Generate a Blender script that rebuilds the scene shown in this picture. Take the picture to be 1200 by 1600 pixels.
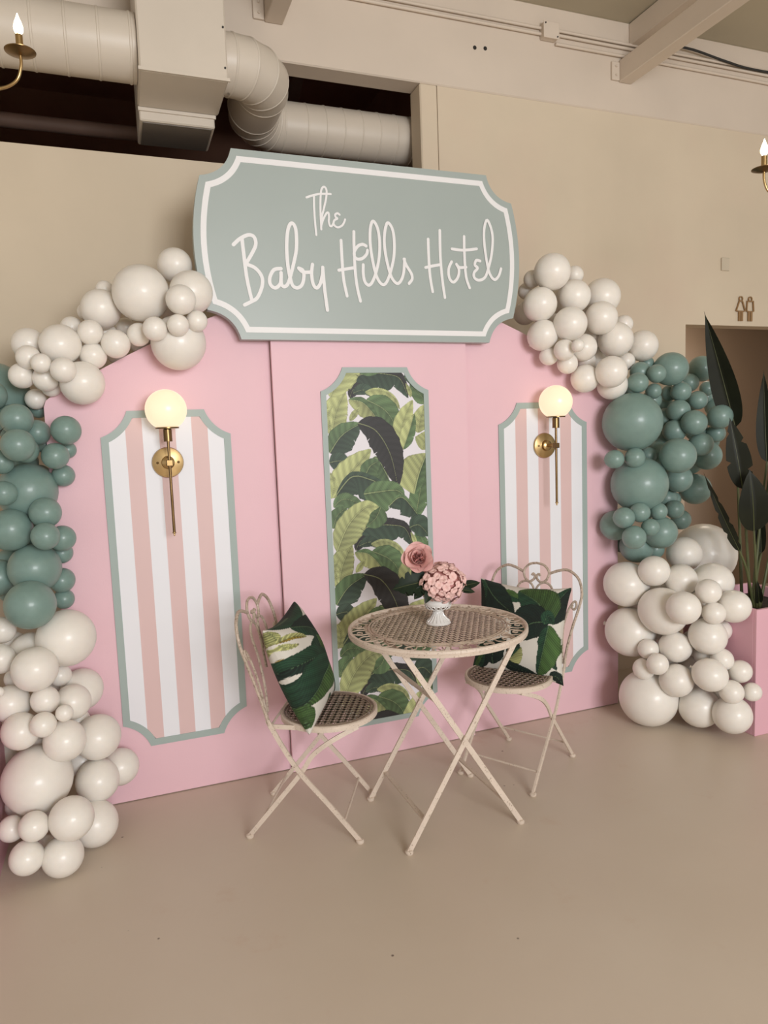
import bpy, math, random
import numpy as np
from mathutils import Vector, Matrix

random.seed(7)
RNG = np.random.default_rng(11)
for o in list(bpy.data.objects):
    bpy.data.objects.remove(o, do_unlink=True)
scene = bpy.context.scene
COL = scene.collection
R = math.radians

# ------------------------------------------------------------------ camera
cam_data = bpy.data.cameras.new('camera')
cam = bpy.data.objects.new('camera', cam_data)
COL.objects.link(cam)
YAW, PITCH, ROLL = R(20.42144), R(-5.93396), R(-2.14892)
_f = Vector((math.sin(YAW)*math.cos(PITCH), math.cos(YAW)*math.cos(PITCH), math.sin(PITCH)))
_r0 = Vector((math.cos(YAW), -math.sin(YAW), 0)); _u0 = _r0.cross(_f)
_r = math.cos(ROLL)*_r0 + math.sin(ROLL)*_u0
_u = -math.sin(ROLL)*_r0 + math.cos(ROLL)*_u0
M = Matrix.Identity(4)
for i in range(3):
    M[i][0], M[i][1], M[i][2] = _r[i], _u[i], -_f[i]
M.translation = Vector((-1.0651, -2.9542, 1.4349))
cam.matrix_world = M
cam_data.sensor_fit = 'VERTICAL'; cam_data.sensor_height = 36.0
cam_data.lens = 1104.87/1600*36.0
cam_data.clip_start = 0.02; cam_data.clip_end = 100
scene.camera = cam

# ------------------------------------------------------------------ light
world = bpy.data.worlds.new('room_world'); scene.world = world
world.use_nodes = True
bg = world.node_tree.nodes['Background']
bg.inputs[0].default_value = (1.0, 0.94, 0.88, 1)
bg.inputs[1].default_value = 0.60
def area(name, loc, target, sx, sy, power, color):
    d = bpy.data.lights.new(name, 'AREA'); d.shape = 'RECTANGLE'; d.size = sx; d.size_y = sy
    d.energy = power; d.color = color
    o = bpy.data.objects.new(name, d); COL.objects.link(o); o.location = loc
    o.rotation_euler = (Vector(target)-Vector(loc)).to_track_quat('-Z', 'Y').to_euler()
    return o
area('window_daylight', (0.2, -6.6, 2.1), (0, 0, 1.3), 2.2, 1.5, 215, (0.97, 0.98, 1.0))
area('corridor_lamp', (3.0, 1.1, 2.45), (3.0, 1.1, 0), .5, .5, 9, (1.0, .86, .70))
scene.view_settings.view_transform = 'Standard'
scene.view_settings.look = 'None'
scene.view_settings.gamma = 1.0
scene.view_settings.use_curve_mapping = False
scene.view_settings.exposure = 0.13

# ------------------------------------------------------------------ materials
def lin(c):
    return tuple(((x/255)/12.92 if x/255 <= .04045 else ((x/255+.055)/1.055)**2.4) for x in c)
def pmat(name, col, rough=.5, metal=0., var=.05, scale=6., bump=0., bscale=80., coat=0., coat_rough=.1, spec=.5, second=None, thr=(.55, .7), sscale=12., emit=None, es=0., trans=0.):
    m = bpy.data.materials.new(name); m.use_nodes = True
    nt = m.node_tree; N = nt.nodes; L = nt.links; b = N['Principled BSDF']
    tc = N.new('ShaderNodeTexCoord')
    no = N.new('ShaderNodeTexNoise'); no.inputs['Scale'].default_value = scale; no.inputs['Detail'].default_value = 4
    L.new(tc.outputs['Object'], no.inputs['Vector'])
    rmp = N.new('ShaderNodeValToRGB')
    rmp.color_ramp.elements[0].position = .3; rmp.color_ramp.elements[1].position = .7
    rmp.color_ramp.elements[0].color = (*[max(0, x*(1-var)) for x in col], 1)
    rmp.color_ramp.elements[1].color = (*[min(1, x*(1+var)) for x in col], 1)
    L.new(no.outputs['Fac'], rmp.inputs['Fac'])
    src = rmp.outputs['Color']
    if second is not None:
        n2 = N.new('ShaderNodeTexNoise'); n2.inputs['Scale'].default_value = sscale; n2.inputs['Detail'].default_value = 6
        L.new(tc.outputs['Object'], n2.inputs['Vector'])
        mr = N.new('ShaderNodeMapRange'); mr.inputs['From Min'].default_value = thr[0]; mr.inputs['From Max'].default_value = thr[1]
        L.new(n2.outputs['Fac'], mr.inputs['Value'])
        mx = N.new('ShaderNodeMix'); mx.data_type = 'RGBA'
        L.new(mr.outputs['Result'], mx.inputs['Factor']); L.new(src, mx.inputs['A'])
        mx.inputs['B'].default_value = (*second, 1); src = mx.outputs['Result']
    L.new(src, b.inputs['Base Color'])
    b.inputs['Roughness'].default_value = rough; b.inputs['Metallic'].default_value = metal
    b.inputs['Specular IOR Level'].default_value = spec
    b.inputs['Coat Weight'].default_value = coat; b.inputs['Coat Roughness'].default_value = coat_rough
    b.inputs['Transmission Weight'].default_value = trans
    if emit:
        b.inputs['Emission Color'].default_value = (*emit, 1); b.inputs['Emission Strength'].default_value = es
    if bump:
        nb = N.new('ShaderNodeTexNoise'); nb.inputs['Scale'].default_value = bscale; nb.inputs['Detail'].default_value = 3
        L.new(tc.outputs['Object'], nb.inputs['Vector'])
        bp = N.new('ShaderNodeBump'); bp.inputs['Strength'].default_value = bump; bp.inputs['Distance'].default_value = .01
        L.new(nb.outputs['Fac'], bp.inputs['Height']); L.new(bp.outputs['Normal'], b.inputs['Normal'])
    return m
MT = {}
MT['pink'] = pmat('pink_paint', (.80, .52, .575), .55, var=.02, scale=2.5, bump=.04, bscale=160)
MT['pink_box'] = pmat('pink_planter_paint', (.74, .42, .49), .45, var=.02, scale=3)
MT['sage_board'] = pmat('sage_board_paint', (.355, .405, .385), .38, var=.02, scale=3)
MT['sage_trim'] = pmat('sage_trim_paint', (.36, .43, .405), .5, var=.02, scale=3)
MT['white_vinyl'] = pmat('white_vinyl', (.80, .79, .79), .45, var=.015, scale=3)
MT['blush'] = pmat('blush_vinyl', (.71, .505, .49), .5, var=.015, scale=3)
MT['white_paper'] = pmat('white_striped_paper', (.82, .82, .86), .5, var=.015, scale=3)
MT['wall'] = pmat('beige_plaster', (.645, .545, .41), .75, var=.05, scale=1.6, bump=.12, bscale=14, second=(.66, .52, .40), thr=(.5, .75), sscale=1.1)
MT['header'] = pmat('painted_header', (.66, .565, .465), .6, var=.04, scale=2.2, bump=.1, bscale=20, second=(.42, .33, .25), thr=(.74, .80), sscale=9)
MT['ceil'] = pmat('olive_ceiling', (.47, .415, .305), .8, var=.05, scale=1.2)
MT['duct'] = pmat('painted_duct', (.62, .55, .46), .42, var=.03, scale=5, bump=.05, bscale=25)
MT['dark_panel'] = pmat('dark_grey_panel', (.20, .175, .15), .5, .3, var=.08, scale=6)  # darker grey for the panel added under the duct neck
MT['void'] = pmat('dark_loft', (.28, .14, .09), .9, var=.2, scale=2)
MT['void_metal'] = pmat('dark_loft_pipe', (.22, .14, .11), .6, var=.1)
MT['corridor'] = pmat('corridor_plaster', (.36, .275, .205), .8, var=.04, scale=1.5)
MT['ivory'] = pmat('ivory_latex', (.83, .785, .72), .42, var=.02, scale=3, coat=.22, coat_rough=.16)
MT['sage'] = pmat('sage_latex', (.20, .300, .268), .42, var=.05, scale=3, coat=.22, coat_rough=.16)
MT['brass'] = pmat('aged_brass', (.52, .36, .17), .28, 1., var=.12, scale=14)
MT['darkbrass'] = pmat('dark_brass', (.20, .125, .055), .3, 1., var=.15, scale=14)
MT['globe'] = pmat('lit_opal_glass', (.40, .34, .25), .3, var=.01, emit=(1.0, .79, .53), es=.80)
MT['bulb'] = pmat('lit_bulb', (1, .9, .7), .2, var=.01, emit=(1.0, .80, .45), es=14.)
MT['cream'] = pmat('antique_cream_paint', (.66, .55, .455), .5, var=.05, scale=20, bump=.15, bscale=120, second=(.33, .245, .18), thr=(.60, .72), sscale=160)
MT['rod'] = pmat('worn_cream_rod', (.50, .40, .32), .5, var=.12, scale=40, second=(.27, .195, .145), thr=(.52, .66), sscale=120)
MT['seat'] = pmat('worn_brown_seat_metal', (.25, .185, .14), .5, var=.15, scale=25, second=(.48, .40, .33), thr=(.6, .75), sscale=60)
MT['tabletop'] = pmat('worn_tan_table_metal', (.50, .395, .31), .5, var=.1, scale=25, second=(.22, .155, .11), thr=(.56, .72), sscale=55)
MT['ceramic'] = pmat('white_ceramic', (.78, .76, .73), .22, var=.02, coat=.4)
MT['ceramic_gap'] = pmat('dark_openwork', (.12, .07, .045), .6, var=.1)
MT['rose'] = pmat('rose_petal', (.76, .44, .41), .6, var=.08, scale=30)
MT['rose_deep'] = pmat('deep_rose_petal', (.62, .29, .27), .6, var=.08, scale=30)
MT['hydrangea'] = pmat('hydrangea_petal', (.80, .52, .48), .6, var=.10, scale=40)
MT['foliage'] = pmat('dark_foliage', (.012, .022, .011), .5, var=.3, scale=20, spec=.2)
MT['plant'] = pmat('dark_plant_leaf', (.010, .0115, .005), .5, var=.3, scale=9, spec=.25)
MT['stem'] = pmat('plant_stem', (.085, .095, .035), .45, var=.2, scale=12)
MT['soil'] = pmat('dark_soil', (.03, .022, .016), .95, var=.4, scale=40, bump=.6, bscale=60)
MT['gold'] = pmat('bronze_gold', (.34, .20, .09), .4, .5, var=.05)
MT['cable'] = pmat('black_cable', (.02, .018, .016), .5)
MT['plate'] = pmat('painted_plate', (.58, .50, .38), .5, var=.02)

for _k in ('ivory', 'sage'):
    _b = MT[_k].node_tree.nodes['Principled BSDF']
    _b.inputs['Subsurface Weight'].default_value = .35
    _b.inputs['Subsurface Radius'].default_value = (.06, .05, .04)
    _b.inputs['Subsurface Scale'].default_value = .5
def floor_mat():
    m = bpy.data.materials.new('painted_concrete'); m.use_nodes = True
    nt = m.node_tree; N = nt.nodes; L = nt.links; b = N['Principled BSDF']
    tc = N.new('ShaderNodeTexCoord')
    def noise(s, d=5, rough=.55, vec=None):
        n = N.new('ShaderNodeTexNoise'); n.inputs['Scale'].default_value = s; n.inputs['Detail'].default_value = d; n.inputs['Roughness'].default_value = rough
        L.new(vec or tc.outputs['Object'], n.inputs['Vector']); return n.outputs['Fac']
    def rng(v, a, c):
        r = N.new('ShaderNodeMapRange'); r.inputs['From Min'].default_value = a; r.inputs['From Max'].default_value = c
        L.new(v, r.inputs['Value']); return r.outputs['Result']
    def mix(f, A, Bc):
        x = N.new('ShaderNodeMix'); x.data_type = 'RGBA'; L.new(f, x.inputs['Factor'])
        if isinstance(A, tuple): x.inputs['A'].default_value = (*A, 1)
        else: L.new(A, x.inputs['A'])
        x.inputs['B'].default_value = (*Bc, 1); return x.outputs['Result']
    c = mix(rng(noise(1.3), .35, .7), (.600, .505, .405), (.63, .54, .44))
    c = mix(rng(noise(3.2, 8, .7), .60, .72), c, (.585, .465, .365))
    # fine scratches
    mp = N.new('ShaderNodeMapping'); mp.inputs['Scale'].default_value = (3, 40, 1); mp.inputs['Rotation'].default_value = (0, 0, .5)
    L.new(tc.outputs['Object'], mp.inputs['Vector'])
    c = mix(rng(noise(3.0, 6, .8, mp.outputs['Vector']), .68, .78), c, (.45, .355, .265))
    # small dark specks
    v = N.new('ShaderNodeTexVoronoi'); v.inputs['Scale'].default_value = 9
    L.new(tc.outputs['Object'], v.inputs['Vector'])
    sp = rng(v.outputs['Distance'], .05, .025)
    mu = N.new('ShaderNodeMath'); mu.operation = 'MULTIPLY'; L.new(sp, mu.inputs[0]); L.new(rng(noise(5), .55, .6), mu.inputs[1])
    c = mix(mu.outputs[0], c, (.14, .10, .075))
    L.new(c, b.inputs['Base Color'])
    rr = N.new('ShaderNodeMapRange'); rr.inputs['To Min'].default_value = .30; rr.inputs['To Max'].default_value = .46
    L.new(noise(2.5), rr.inputs['Value']); L.new(rr.outputs['Result'], b.inputs['Roughness'])
    bp = N.new('ShaderNodeBump'); bp.inputs['Strength'].default_value = .06; bp.inputs['Distance'].default_value = .01
    L.new(noise(12, 4), bp.inputs['Height']); L.new(bp.outputs['Normal'], b.inputs['Normal'])
    return m
MT['floor'] = floor_mat()
def print_mat(name, rough):
    m = bpy.data.materials.new(name); m.use_nodes = True
    nt = m.node_tree; b = nt.nodes['Principled BSDF']
    a = nt.nodes.new('ShaderNodeVertexColor'); a.layer_name = 'print'
    nt.links.new(a.outputs['Color'], b.inputs['Base Color'])
    b.inputs['Roughness'].default_value = rough
    if rough > .7:
        tc = nt.nodes.new('ShaderNodeTexCoord'); w = nt.nodes.new('ShaderNodeTexNoise'); w.inputs['Scale'].default_value = 500
        bp = nt.nodes.new('ShaderNodeBump'); bp.inputs['Strength'].default_value = .15; bp.inputs['Distance'].default_value = .002
        nt.links.new(tc.outputs['Object'], w.inputs['Vector']); nt.links.new(w.outputs['Fac'], bp.inputs['Height']); nt.links.new(bp.outputs['Normal'], b.inputs['Normal'])
    return m
MT['paper_print'] = print_mat('leaf_wallpaper_print', .5)
MT['cloth_print'] = print_mat('leaf_cloth_print', .85)

# ------------------------------------------------------------------ mesh helpers
def catmull(pts, n=8, closed=False):
    P = [Vector(p) for p in pts]
    if len(P) < 3: return P
    out = []
    m = len(P); segs = m if closed else m-1
    for i in range(segs):
        if closed: a, b_, c, d = P[(i-1) % m], P[i], P[(i+1) % m], P[(i+2) % m]
        else: a, b_, c, d = P[max(i-1, 0)], P[i], P[i+1], P[min(i+2, m-1)]
        for k in range(n):
            t = k/n
            out.append(.5*((2*b_)+(c-a)*t+(2*a-5*b_+4*c-d)*t*t+(3*b_-a-3*c+d)*t**3))
    if not closed: out.append(P[-1])
    return out
class MB:
    def __init__(s): s.v = []; s.f = []
    def add(s, vs, fs):
        o = len(s.v); s.v += [tuple(x) for x in vs]; s.f += [tuple(i+o for i in f) for f in fs]; return s
    def box(s, x0, x1, y0, y1, z0, z1):
        return s.add([(x0, y0, z0), (x1, y0, z0), (x1, y1, z0), (x0, y1, z0), (x0, y0, z1), (x1, y0, z1), (x1, y1, z1), (x0, y1, z1)],
                     [(0, 3, 2, 1), (4, 5, 6, 7), (0, 1, 5, 4), (1, 2, 6, 5), (2, 3, 7, 6), (3, 0, 4, 7)])
    def bbox(s, x0, x1, y0, y1, z0, z1, b=.005):
        # box with chamfered edges
        vs = []; idx = {}
        for i, x in enumerate((x0, x1)):
            for j, y in enumerate((y0, y1)):
                for k, z in enumerate((z0, z1)):
                    sx, sy, sz = (1 if i == 0 else -1), (1 if j == 0 else -1), (1 if k == 0 else -1)
                    for a, p in enumerate(((x, y+sy*b, z+sz*b), (x+sx*b, y, z+sz*b), (x+sx*b, y+sy*b, z))):
                        idx[i, j, k, a] = len(vs); vs.append(p)
        fs = []
        for i in (0, 1):
            q = [idx[i, 0, 0, 0], idx[i, 1, 0, 0], idx[i, 1, 1, 0], idx[i, 0, 1, 0]]; fs.append(q if i else q[::-1])
            q = [idx[0, i, 0, 1], idx[0, i, 1, 1], idx[1, i, 1, 1], idx[1, i, 0, 1]]; fs.append(q if i else q[::-1])
            q = [idx[0, 0, i, 2], idx[1, 0, i, 2], idx[1, 1, i, 2], idx[0, 1, i, 2]]; fs.append(q if i else q[::-1])
        for j in (0, 1):
            for k in (0, 1):
                q = [idx[0, j, k, 1], idx[1, j, k, 1], idx[1, j, k, 2], idx[0, j, k, 2]]; fs.append(q if (j+k) % 2 == 0 else q[::-1])
                q = [idx[j, 0, k, 0], idx[j, 1, k, 0], idx[j, 1, k, 2], idx[j, 0, k, 2]]; fs.append(q[::-1] if (j+k) % 2 == 0 else q)
                q = [idx[j, k, 0, 0], idx[j, k, 1, 0], idx[j, k, 1, 1], idx[j, k, 0, 1]]; fs.append(q if (j+k) % 2 == 0 else q[::-1])
                for i in (0, 1):
                    q = [idx[i, j, k, 0], idx[i, j, k, 1], idx[i, j, k, 2]]; fs.append(q if (i+j+k) % 2 == 0 else q[::-1])
        return s.add(vs, fs)
    def sweep(s, path, section, up=(0, 0, 1), closed=False, scale=None):
        P = [Vector(p) for p in path]; n = len(P); m = len(section); up = Vector(up)
        vs = []; prev = None
        for i, p in enumerate(P):
            if closed: t = P[(i+1) % n]-P[i-1]
            else: t = P[min(i+1, n-1)]-P[max(i-1, 0)]
            t.normalize()
            if prev is None:
                a = up.cross(t)
                if a.length < 1e-4: a = Vector((1, 0, 0)).cross(t)
            else:
                a = prev-t*prev.dot(t)
            a.normalize(); prev = a; b_ = t.cross(a)
            k = scale[i] if scale else 1.
            for (x, y) in section: vs.append(p+a*x*k+b_*y*k)
        fs = []
        for i in range(n if closed else n-1):
            j = (i+1) % n
            for q in range(m):
                fs.append((i*m+q, i*m+(q+1) % m, j*m+(q+1) % m, j*m+q))
        if not closed:
            fs.append(tuple(range(m))[::-1]); fs.append(tuple((n-1)*m+q for q in range(m)))
        return s.add(vs, fs)
    def tube(s, path, r, seg=8, closed=False, scale=None):
        return s.sweep(path, [(r*math.cos(2*math.pi*k/seg), r*math.sin(2*math.pi*k/seg)) for k in range(seg)], closed=closed, scale=scale)
    def bar(s, path, w, t, up):
        # rectangular bar: w along (up x tangent), t along up-ish
        return s.sweep(path, [(-w/2, -t/2), (w/2, -t/2), (w/2, t/2), (-w/2, t/2)], up=up)
    def lathe(s, prof, seg=24, c=(0, 0, 0), axis='z', cap=True):
        vs = []; fs = []; n = len(prof)
        for (r, h) in prof:
            for k in range(seg):
                a = 2*math.pi*k/seg; x, y = r*math.cos(a), r*math.sin(a)
                if axis == 'z': vs.append((c[0]+x, c[1]+y, c[2]+h))
                elif axis == 'y': vs.append((c[0]+x, c[1]+h, c[2]-y))
                else: vs.append((c[0]+h, c[1]+x, c[2]+y))
        for i in range(n-1):
            for k in range(seg):
                k2 = (k+1) % seg
                fs.append((i*seg+k, i*seg+k2, (i+1)*seg+k2, (i+1)*seg+k))
        if cap:
            fs.append(tuple(range(seg))[::-1]); fs.append(tuple((n-1)*seg+k for k in range(seg)))
        return s.add(vs, fs)
    def prism_xz(s, poly, y0, y1):
        # outline (x,z) counter-clockwise seen from -Y; y0 front
        n = len(poly)
        vs = [(x, y0, z) for x, z in poly]+[(x, y1, z) for x, z in poly]
        fs = [tuple(range(n)), tuple(range(2*n-1, n-1, -1))]
        for i in range(n):
            j = (i+1) % n; fs.append((j, i, n+i, n+j))
        return s.add(vs, fs)
    def ring_xz(s, outer, inner, y0, y1):
        n = len(outer)
        vs = [(x, y0, z) for x, z in outer]+[(x, y0, z) for x, z in inner]+[(x, y1, z) for x, z in outer]+[(x, y1, z) for x, z in inner]
        fs = []
        for i in range(n):
            j = (i+1) % n
            fs += [(i, j, n+j, n+i), (j, i, 2*n+i, 2*n+j), (n+i, n+j, 3*n+j, 3*n+i), (2*n+j, 2*n+i, 3*n+i, 3*n+j)]
        return s.add(vs, fs)
    def flat_ring(s, cx, cy, z, r, w, th, seg=12):
        return s.lathe([(r-w/2, z), (r+w/2, z), (r+w/2, z-th), (r-w/2, z-th), (r-w/2, z)], seg, (cx, cy, 0), cap=False)
    def ribbon(s, pts, w, y0, th, n=6):
        # flat lettering stroke in the XZ plane, front face at y0
        P = catmull([(p[0], 0, p[1]) for p in pts], n)
        m = len(P); L = []; Rr = []
        for i, p in enumerate(P):
            t = P[min(i+1, m-1)]-P[max(i-1, 0)]; t.normalize(); nn = Vector((-t.z, 0, t.x))*w/2
            L.append(p+nn); Rr.append(p-nn)
        t0 = (P[0]-P[1]).normalized(); t1 = (P[-1]-P[-2]).normalized()
        def cap(c, t):
            nn = Vector((-t.z, 0, t.x)); return [c+(nn*math.cos(a)+t*math.sin(a))*w/2 for a in (R(30), R(60), R(90), R(120), R(150))]
        for body in (True,):
            vs = []
            for a, b_ in zip(L, Rr):
                yy = y0-.0009*len(vs)/(4*m)
                vs += [(a.x, yy, a.z), (b_.x, yy, b_.z), (b_.x, yy+th, b_.z), (a.x, yy+th, a.z)]
            fs = []
            for i in range(m-1):
                o, q = i*4, (i+1)*4
                fs += [(o, o+1, q+1, q), (o+1, o+2, q+2, q+1), (o+3, o, q, q+3)]
            s.add(vs, fs)
        for c, t, y0 in ((P[0], t0, y0), (P[-1], t1, y0-.0009)):
            nn = Vector((-t.z, 0, t.x))*w/2
            loop = [c+nn]+cap(c, t)+[c-nn]
            k = len(loop)
            s.add([(p.x, y0, p.z) for p in loop]+[(p.x, y0+th, p.z) for p in loop], [tuple(range(k))]+[(i+1, i, k+i, k+i+1) for i in range(k-1)])
        return s
    def mesh(s, name, mat, smooth=False):
        me = bpy.data.meshes.new(name); me.from_pydata(s.v, [], s.f); me.update()
        if mat: me.materials.append(MT[mat])
        if smooth:
            me.polygons.foreach_set('use_smooth', [True]*len(me.polygons))
            me.set_sharp_from_angle(angle=R(42))
        return me
    def build(s, name, mat, parent=None, smooth=False, kind=None, label=None):
        return link(name, s.mesh(name, mat, smooth), parent, kind=kind, label=label)
def link(name, me, parent=None, loc=None, rot=None, kind=None, label=None):
    o = bpy.data.objects.new(name, me); COL.objects.link(o)
    if parent: o.parent = parent
    if loc is not None: o.location = loc
    if rot is not None: o.rotation_euler = rot
    if kind: o['kind'] = kind
    if label: o['label'] = label
    return o
def tag(o, label, cat, group=None):
    o['label'] = label; o['category'] = cat
    if group: o['group'] = group
    return o
def thing(name, label, cat, loc=(0, 0, 0), rz=0., group=None):
    o = bpy.data.objects.new(name, None); COL.objects.link(o); o.empty_display_size = .05
    o.location = loc; o.rotation_euler = (0, 0, rz)
    return tag(o, label, cat, group)
def struct(name, mb, mat, smooth=False):
    return mb.build(name, mat, None, smooth, kind='structure')

# ------------------------------------------------------------------ setting
W = .42
struct('floor', MB().box(-5, 7, -9, 3, -.1, 0), 'floor')
struct('ceiling', MB().box(-5, 7, -9, W+.12, 3.655, 3.75), 'ceil')
struct('wall_back', MB().box(-5, .462, W, W+.12, 0, 2.70), 'wall')
wr = MB()
wr.box(.562, 2.152, W+.008, W+.12, 0, 3.178)
wr.box(2.152, 3.10, W+.008, W+.12, 2.042, 3.178)
wr.box(3.10, 7, W+.008, W+.12, 0, 3.178)
struct('wall_back_right', wr, 'wall')
struct('trim_1', MB().bbox(-5, 7, W, W+.125, 3.178, 3.655, .006), 'header')
post = MB().bbox(.462, .556, W-.004, W+.12, 2.3, 3.176, .006)
struct('trim_2', post, 'wall')
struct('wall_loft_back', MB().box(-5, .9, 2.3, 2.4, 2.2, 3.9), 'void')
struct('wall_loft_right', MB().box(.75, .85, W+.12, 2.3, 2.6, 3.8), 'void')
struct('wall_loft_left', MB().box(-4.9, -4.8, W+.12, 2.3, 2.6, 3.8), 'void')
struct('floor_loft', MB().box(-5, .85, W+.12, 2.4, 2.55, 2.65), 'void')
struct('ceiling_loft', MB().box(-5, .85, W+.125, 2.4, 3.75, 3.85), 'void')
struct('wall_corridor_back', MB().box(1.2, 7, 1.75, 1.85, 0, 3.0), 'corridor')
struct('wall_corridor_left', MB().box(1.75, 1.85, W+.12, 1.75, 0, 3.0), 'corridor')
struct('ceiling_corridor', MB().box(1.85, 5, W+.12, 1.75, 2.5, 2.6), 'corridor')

def roof_beam(name, x0, label):
    t = bpy.data.objects.new(name, None); COL.objects.link(t); t.location = (x0, W, 3.33); t['kind'] = 'structure'
    MB().bbox(0, .085, -8.6, -.001, .005, .118, .004).build('beam', 'header', t)
    MB().bbox(.07, .17, -8.6, -.001, .205, .32, .004).build('purlin', 'header', t)
    p = MB().bbox(-.052, -.001, -.014, -.001, .01, .105, .003).build('bracket', 'header', t)
    b = MB()
    for dz in (.035, .08): b.lathe([(.006, 0), (.006, -.006), (.003, -.009)], 8, (-.026, -.014, dz), 'y')
    b.build('bolt', 'header', p)
    return t
roof_beam('trim_3', 1.663, '')
roof_beam('trim_4', -.30, '')

# ducts ------------------------------------------------------------
ZD = 3.0
t = thing('duct_plenum', 'square painted metal duct box hanging down from the ceiling', 'duct', (-.717, .145, 2.80))
MB().bbox(-.166, .166, -.152, .155, .05, .853, .006).build('box', 'duct', t)
MB().bbox(-.160, .150, .160, .42, .0, .30, .005).build('neck', 'duct', t)
MB().box(-.171, .171, -.158, -.150, .05, .062).build('flange', 'duct', t)
MB().box(-.164, .155, .152, .162, .036, .05).build('flange', 'duct', t)
MB().box(-.148, .138, .172, .408, -.004, -.0005).build('dark_underside', 'dark_panel', t, label='dark grey underside panel')  # thin panel added to darken the underside of the neck
sc = MB()
for dz in (.10, .25, .42): sc.lathe([(.004, 0), (.004, -.004)], 8, (.155, -.152, dz), 'y')
sc.build('screw', 'cable', t)
def duct_run(t, path, r, seams, nm):
    mb = MB(); mb.tube(path, r, 32); mb.build(nm, 'duct', t, True)
t = thing('air_duct', 'wide round duct running left from the square duct box', 'duct', (-.885, .15, ZD))
MB().lathe([(.122, -3.2), (.122, 0)], 40, axis='x').build('pipe', 'duct', t, True)
for k in range(14):
    x = -.02-k*.115
    MB().lathe([(.1215, x-.006), (.1245, x-.003), (.1245, x+.003), (.1215, x+.006)], 40, axis='x', cap=False).build('seam', 'duct', t, True)
t = thing('elbow_duct', 'round duct bending twice behind the sign and into the wall opening', 'duct', (-.55, .166, ZD))
r = .118
pts = [(-.0, 0, 0), (.10, 0, 0)]
MB().lathe([(r, .001), (r, .04)], 36, axis='x').build('collar', 'duct', t, True)
arc = []
cx, cy, rr = .035, .165, .165
for k in range(5):
    a = -90+k*22.5; arc.append((cx+rr*math.cos(R(a)), cy+rr*math.sin(R(a)), 0))
arc2 = []
cx2, cy2 = .20+.165, .35
for k in range(5):
    a = 180-k*22.5; arc2.append((cx2+rr*math.cos(R(a)), cy2+rr*math.sin(R(a)), 0))
full = [(.02, 0, 0)]+arc+arc2+[(1.35, cy2+rr, 0)]
for i in range(len(full)-1):
    # mitred gore between two path points
    P = [Vector(p) for p in full]
    def ringat(j, shrink=1.):
        tt = (P[min(j+1, len(P)-1)]-P[max(j-1, 0)]).normalized(); a = Vector((0, 0, 1)).cross(tt).normalized()
        e = (P[min(j+1, len(P)-1)]-P[j]); e2 = (P[j]-P[max(j-1, 0)])
        k = 1.
        if e.length > 1e-6 and e2.length > 1e-6: k = 1/max(.7, math.cos(e.angle(e2)/2))
        return [P[j]+a*(r*k*math.cos(q*math.pi/18)*shrink)+Vector((0, 0, r*math.sin(q*math.pi/18)*shrink)) for q in range(36)]
    A, B_ = ringat(i), ringat(i+1)
    m = MB(); m.add(A+B_, [(q, (q+1) % 36, 36+(q+1) % 36, 36+q) for q in range(36)])
    nm = 'pipe' if i == len(full)-2 else 'elbow_segment'
    m.build(nm, 'duct', t, True)
    if i:
        C = ringat(i, 1.0); D = ringat(i, 1.022); d = (P[i+1]-P[i-1]).normalized()*.005
        m = MB(); m.add([p-d for p in C]+[p-d*.4 for p in D]+[p+d*.4 for p in D]+[p+d for p in C], [(l*36+q, l*36+(q+1) % 36, (l+1)*36+(q+1) % 36, (l+1)*36+q) for l in range(3) for q in range(36)])
        m.build('seam', 'duct', t, True)
for k in range(9):
    x = .48+k*.095
    MB().lathe([(r-.0005, x-.005), (r+.0025, x-.002), (r+.0025, x+.002), (r-.0005, x+.005)], 36, (0, cy2+rr, 0), 'x', cap=False).build('seam', 'duct', t, True)
# loft pipes
tag(MB().tube([(-4.5, 1.0, 3.02), (-.62, 1.0, 3.02)], .035, 12).build('loft_pipe', 'void_metal', None, True), 'dim pipe in the dark opening left of the duct box', 'pipe')
tag(MB().tube(catmull([(-1.75, .95, 3.4), (-1.68, .9, 2.95), (-1.62, .85, 2.66)], 6), .02, 8).build('loft_hose', 'void_metal', None, True), 'dim upright hose at the left end of the dark opening', 'pipe')
tag(MB().tube(catmull([(-1.6, .9, 2.80), (-1.2, .9, 2.74), (-.9, .9, 2.72), (-.3, .9, 2.72)], 6), .008, 8).build('loft_cable', 'cable', None, True), 'black cable sagging inside the dark opening', 'cable')
tag(MB().bar([(-.12, 1.6, 2.66), (.16, 1.6, 3.7)], .07, .03, (0, 1, 0)).build('loft_brace', 'void_metal'), 'dim slanted brace inside the opening above the sign', 'brace')

# conduits on the header
def conduit(z, x0, x1, label, name='conduit', drop=False, r=.008):
    p = [(x0, W-.012, z), (x1, W-.012, z)]
    if drop: p = catmull([(x0, W-.012, z), (x1-.2, W-.012, z), (x1-.02, W-.012, z-.01), (x1+.02, W-.012, z-.06), (x1+.03, W-.012, z-.3)], 6)
    return tag(MB().tube(p, r, 10).build(name, 'header', None, True), label, 'conduit')
conduit(3.532, -2, 1.16, 'upper painted conduit left of the junction box')
conduit(3.503, -2, 1.16, 'lower painted conduit left of the junction box')
conduit(3.535, 1.25, 6, 'top painted conduit right of the junction box')
conduit(3.512, 1.25, 6, 'middle painted conduit right of the junction box')
conduit(3.468, 1.25, 2.80, 'lowest painted conduit, turning down at its right end', drop=True)
jb = thing('junction_box', 'small painted junction box on the header above the sign', 'box', (1.205, W-.02, 3.515))
MB().bbox(-.045, .045, -.02, .019, -.038, .038, .004).build('box', 'header', jb)
MB().bbox(-.048, .048, -.024, -.0201, -.041, .041, .003).build('cover', 'header', jb)
q = MB()
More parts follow.
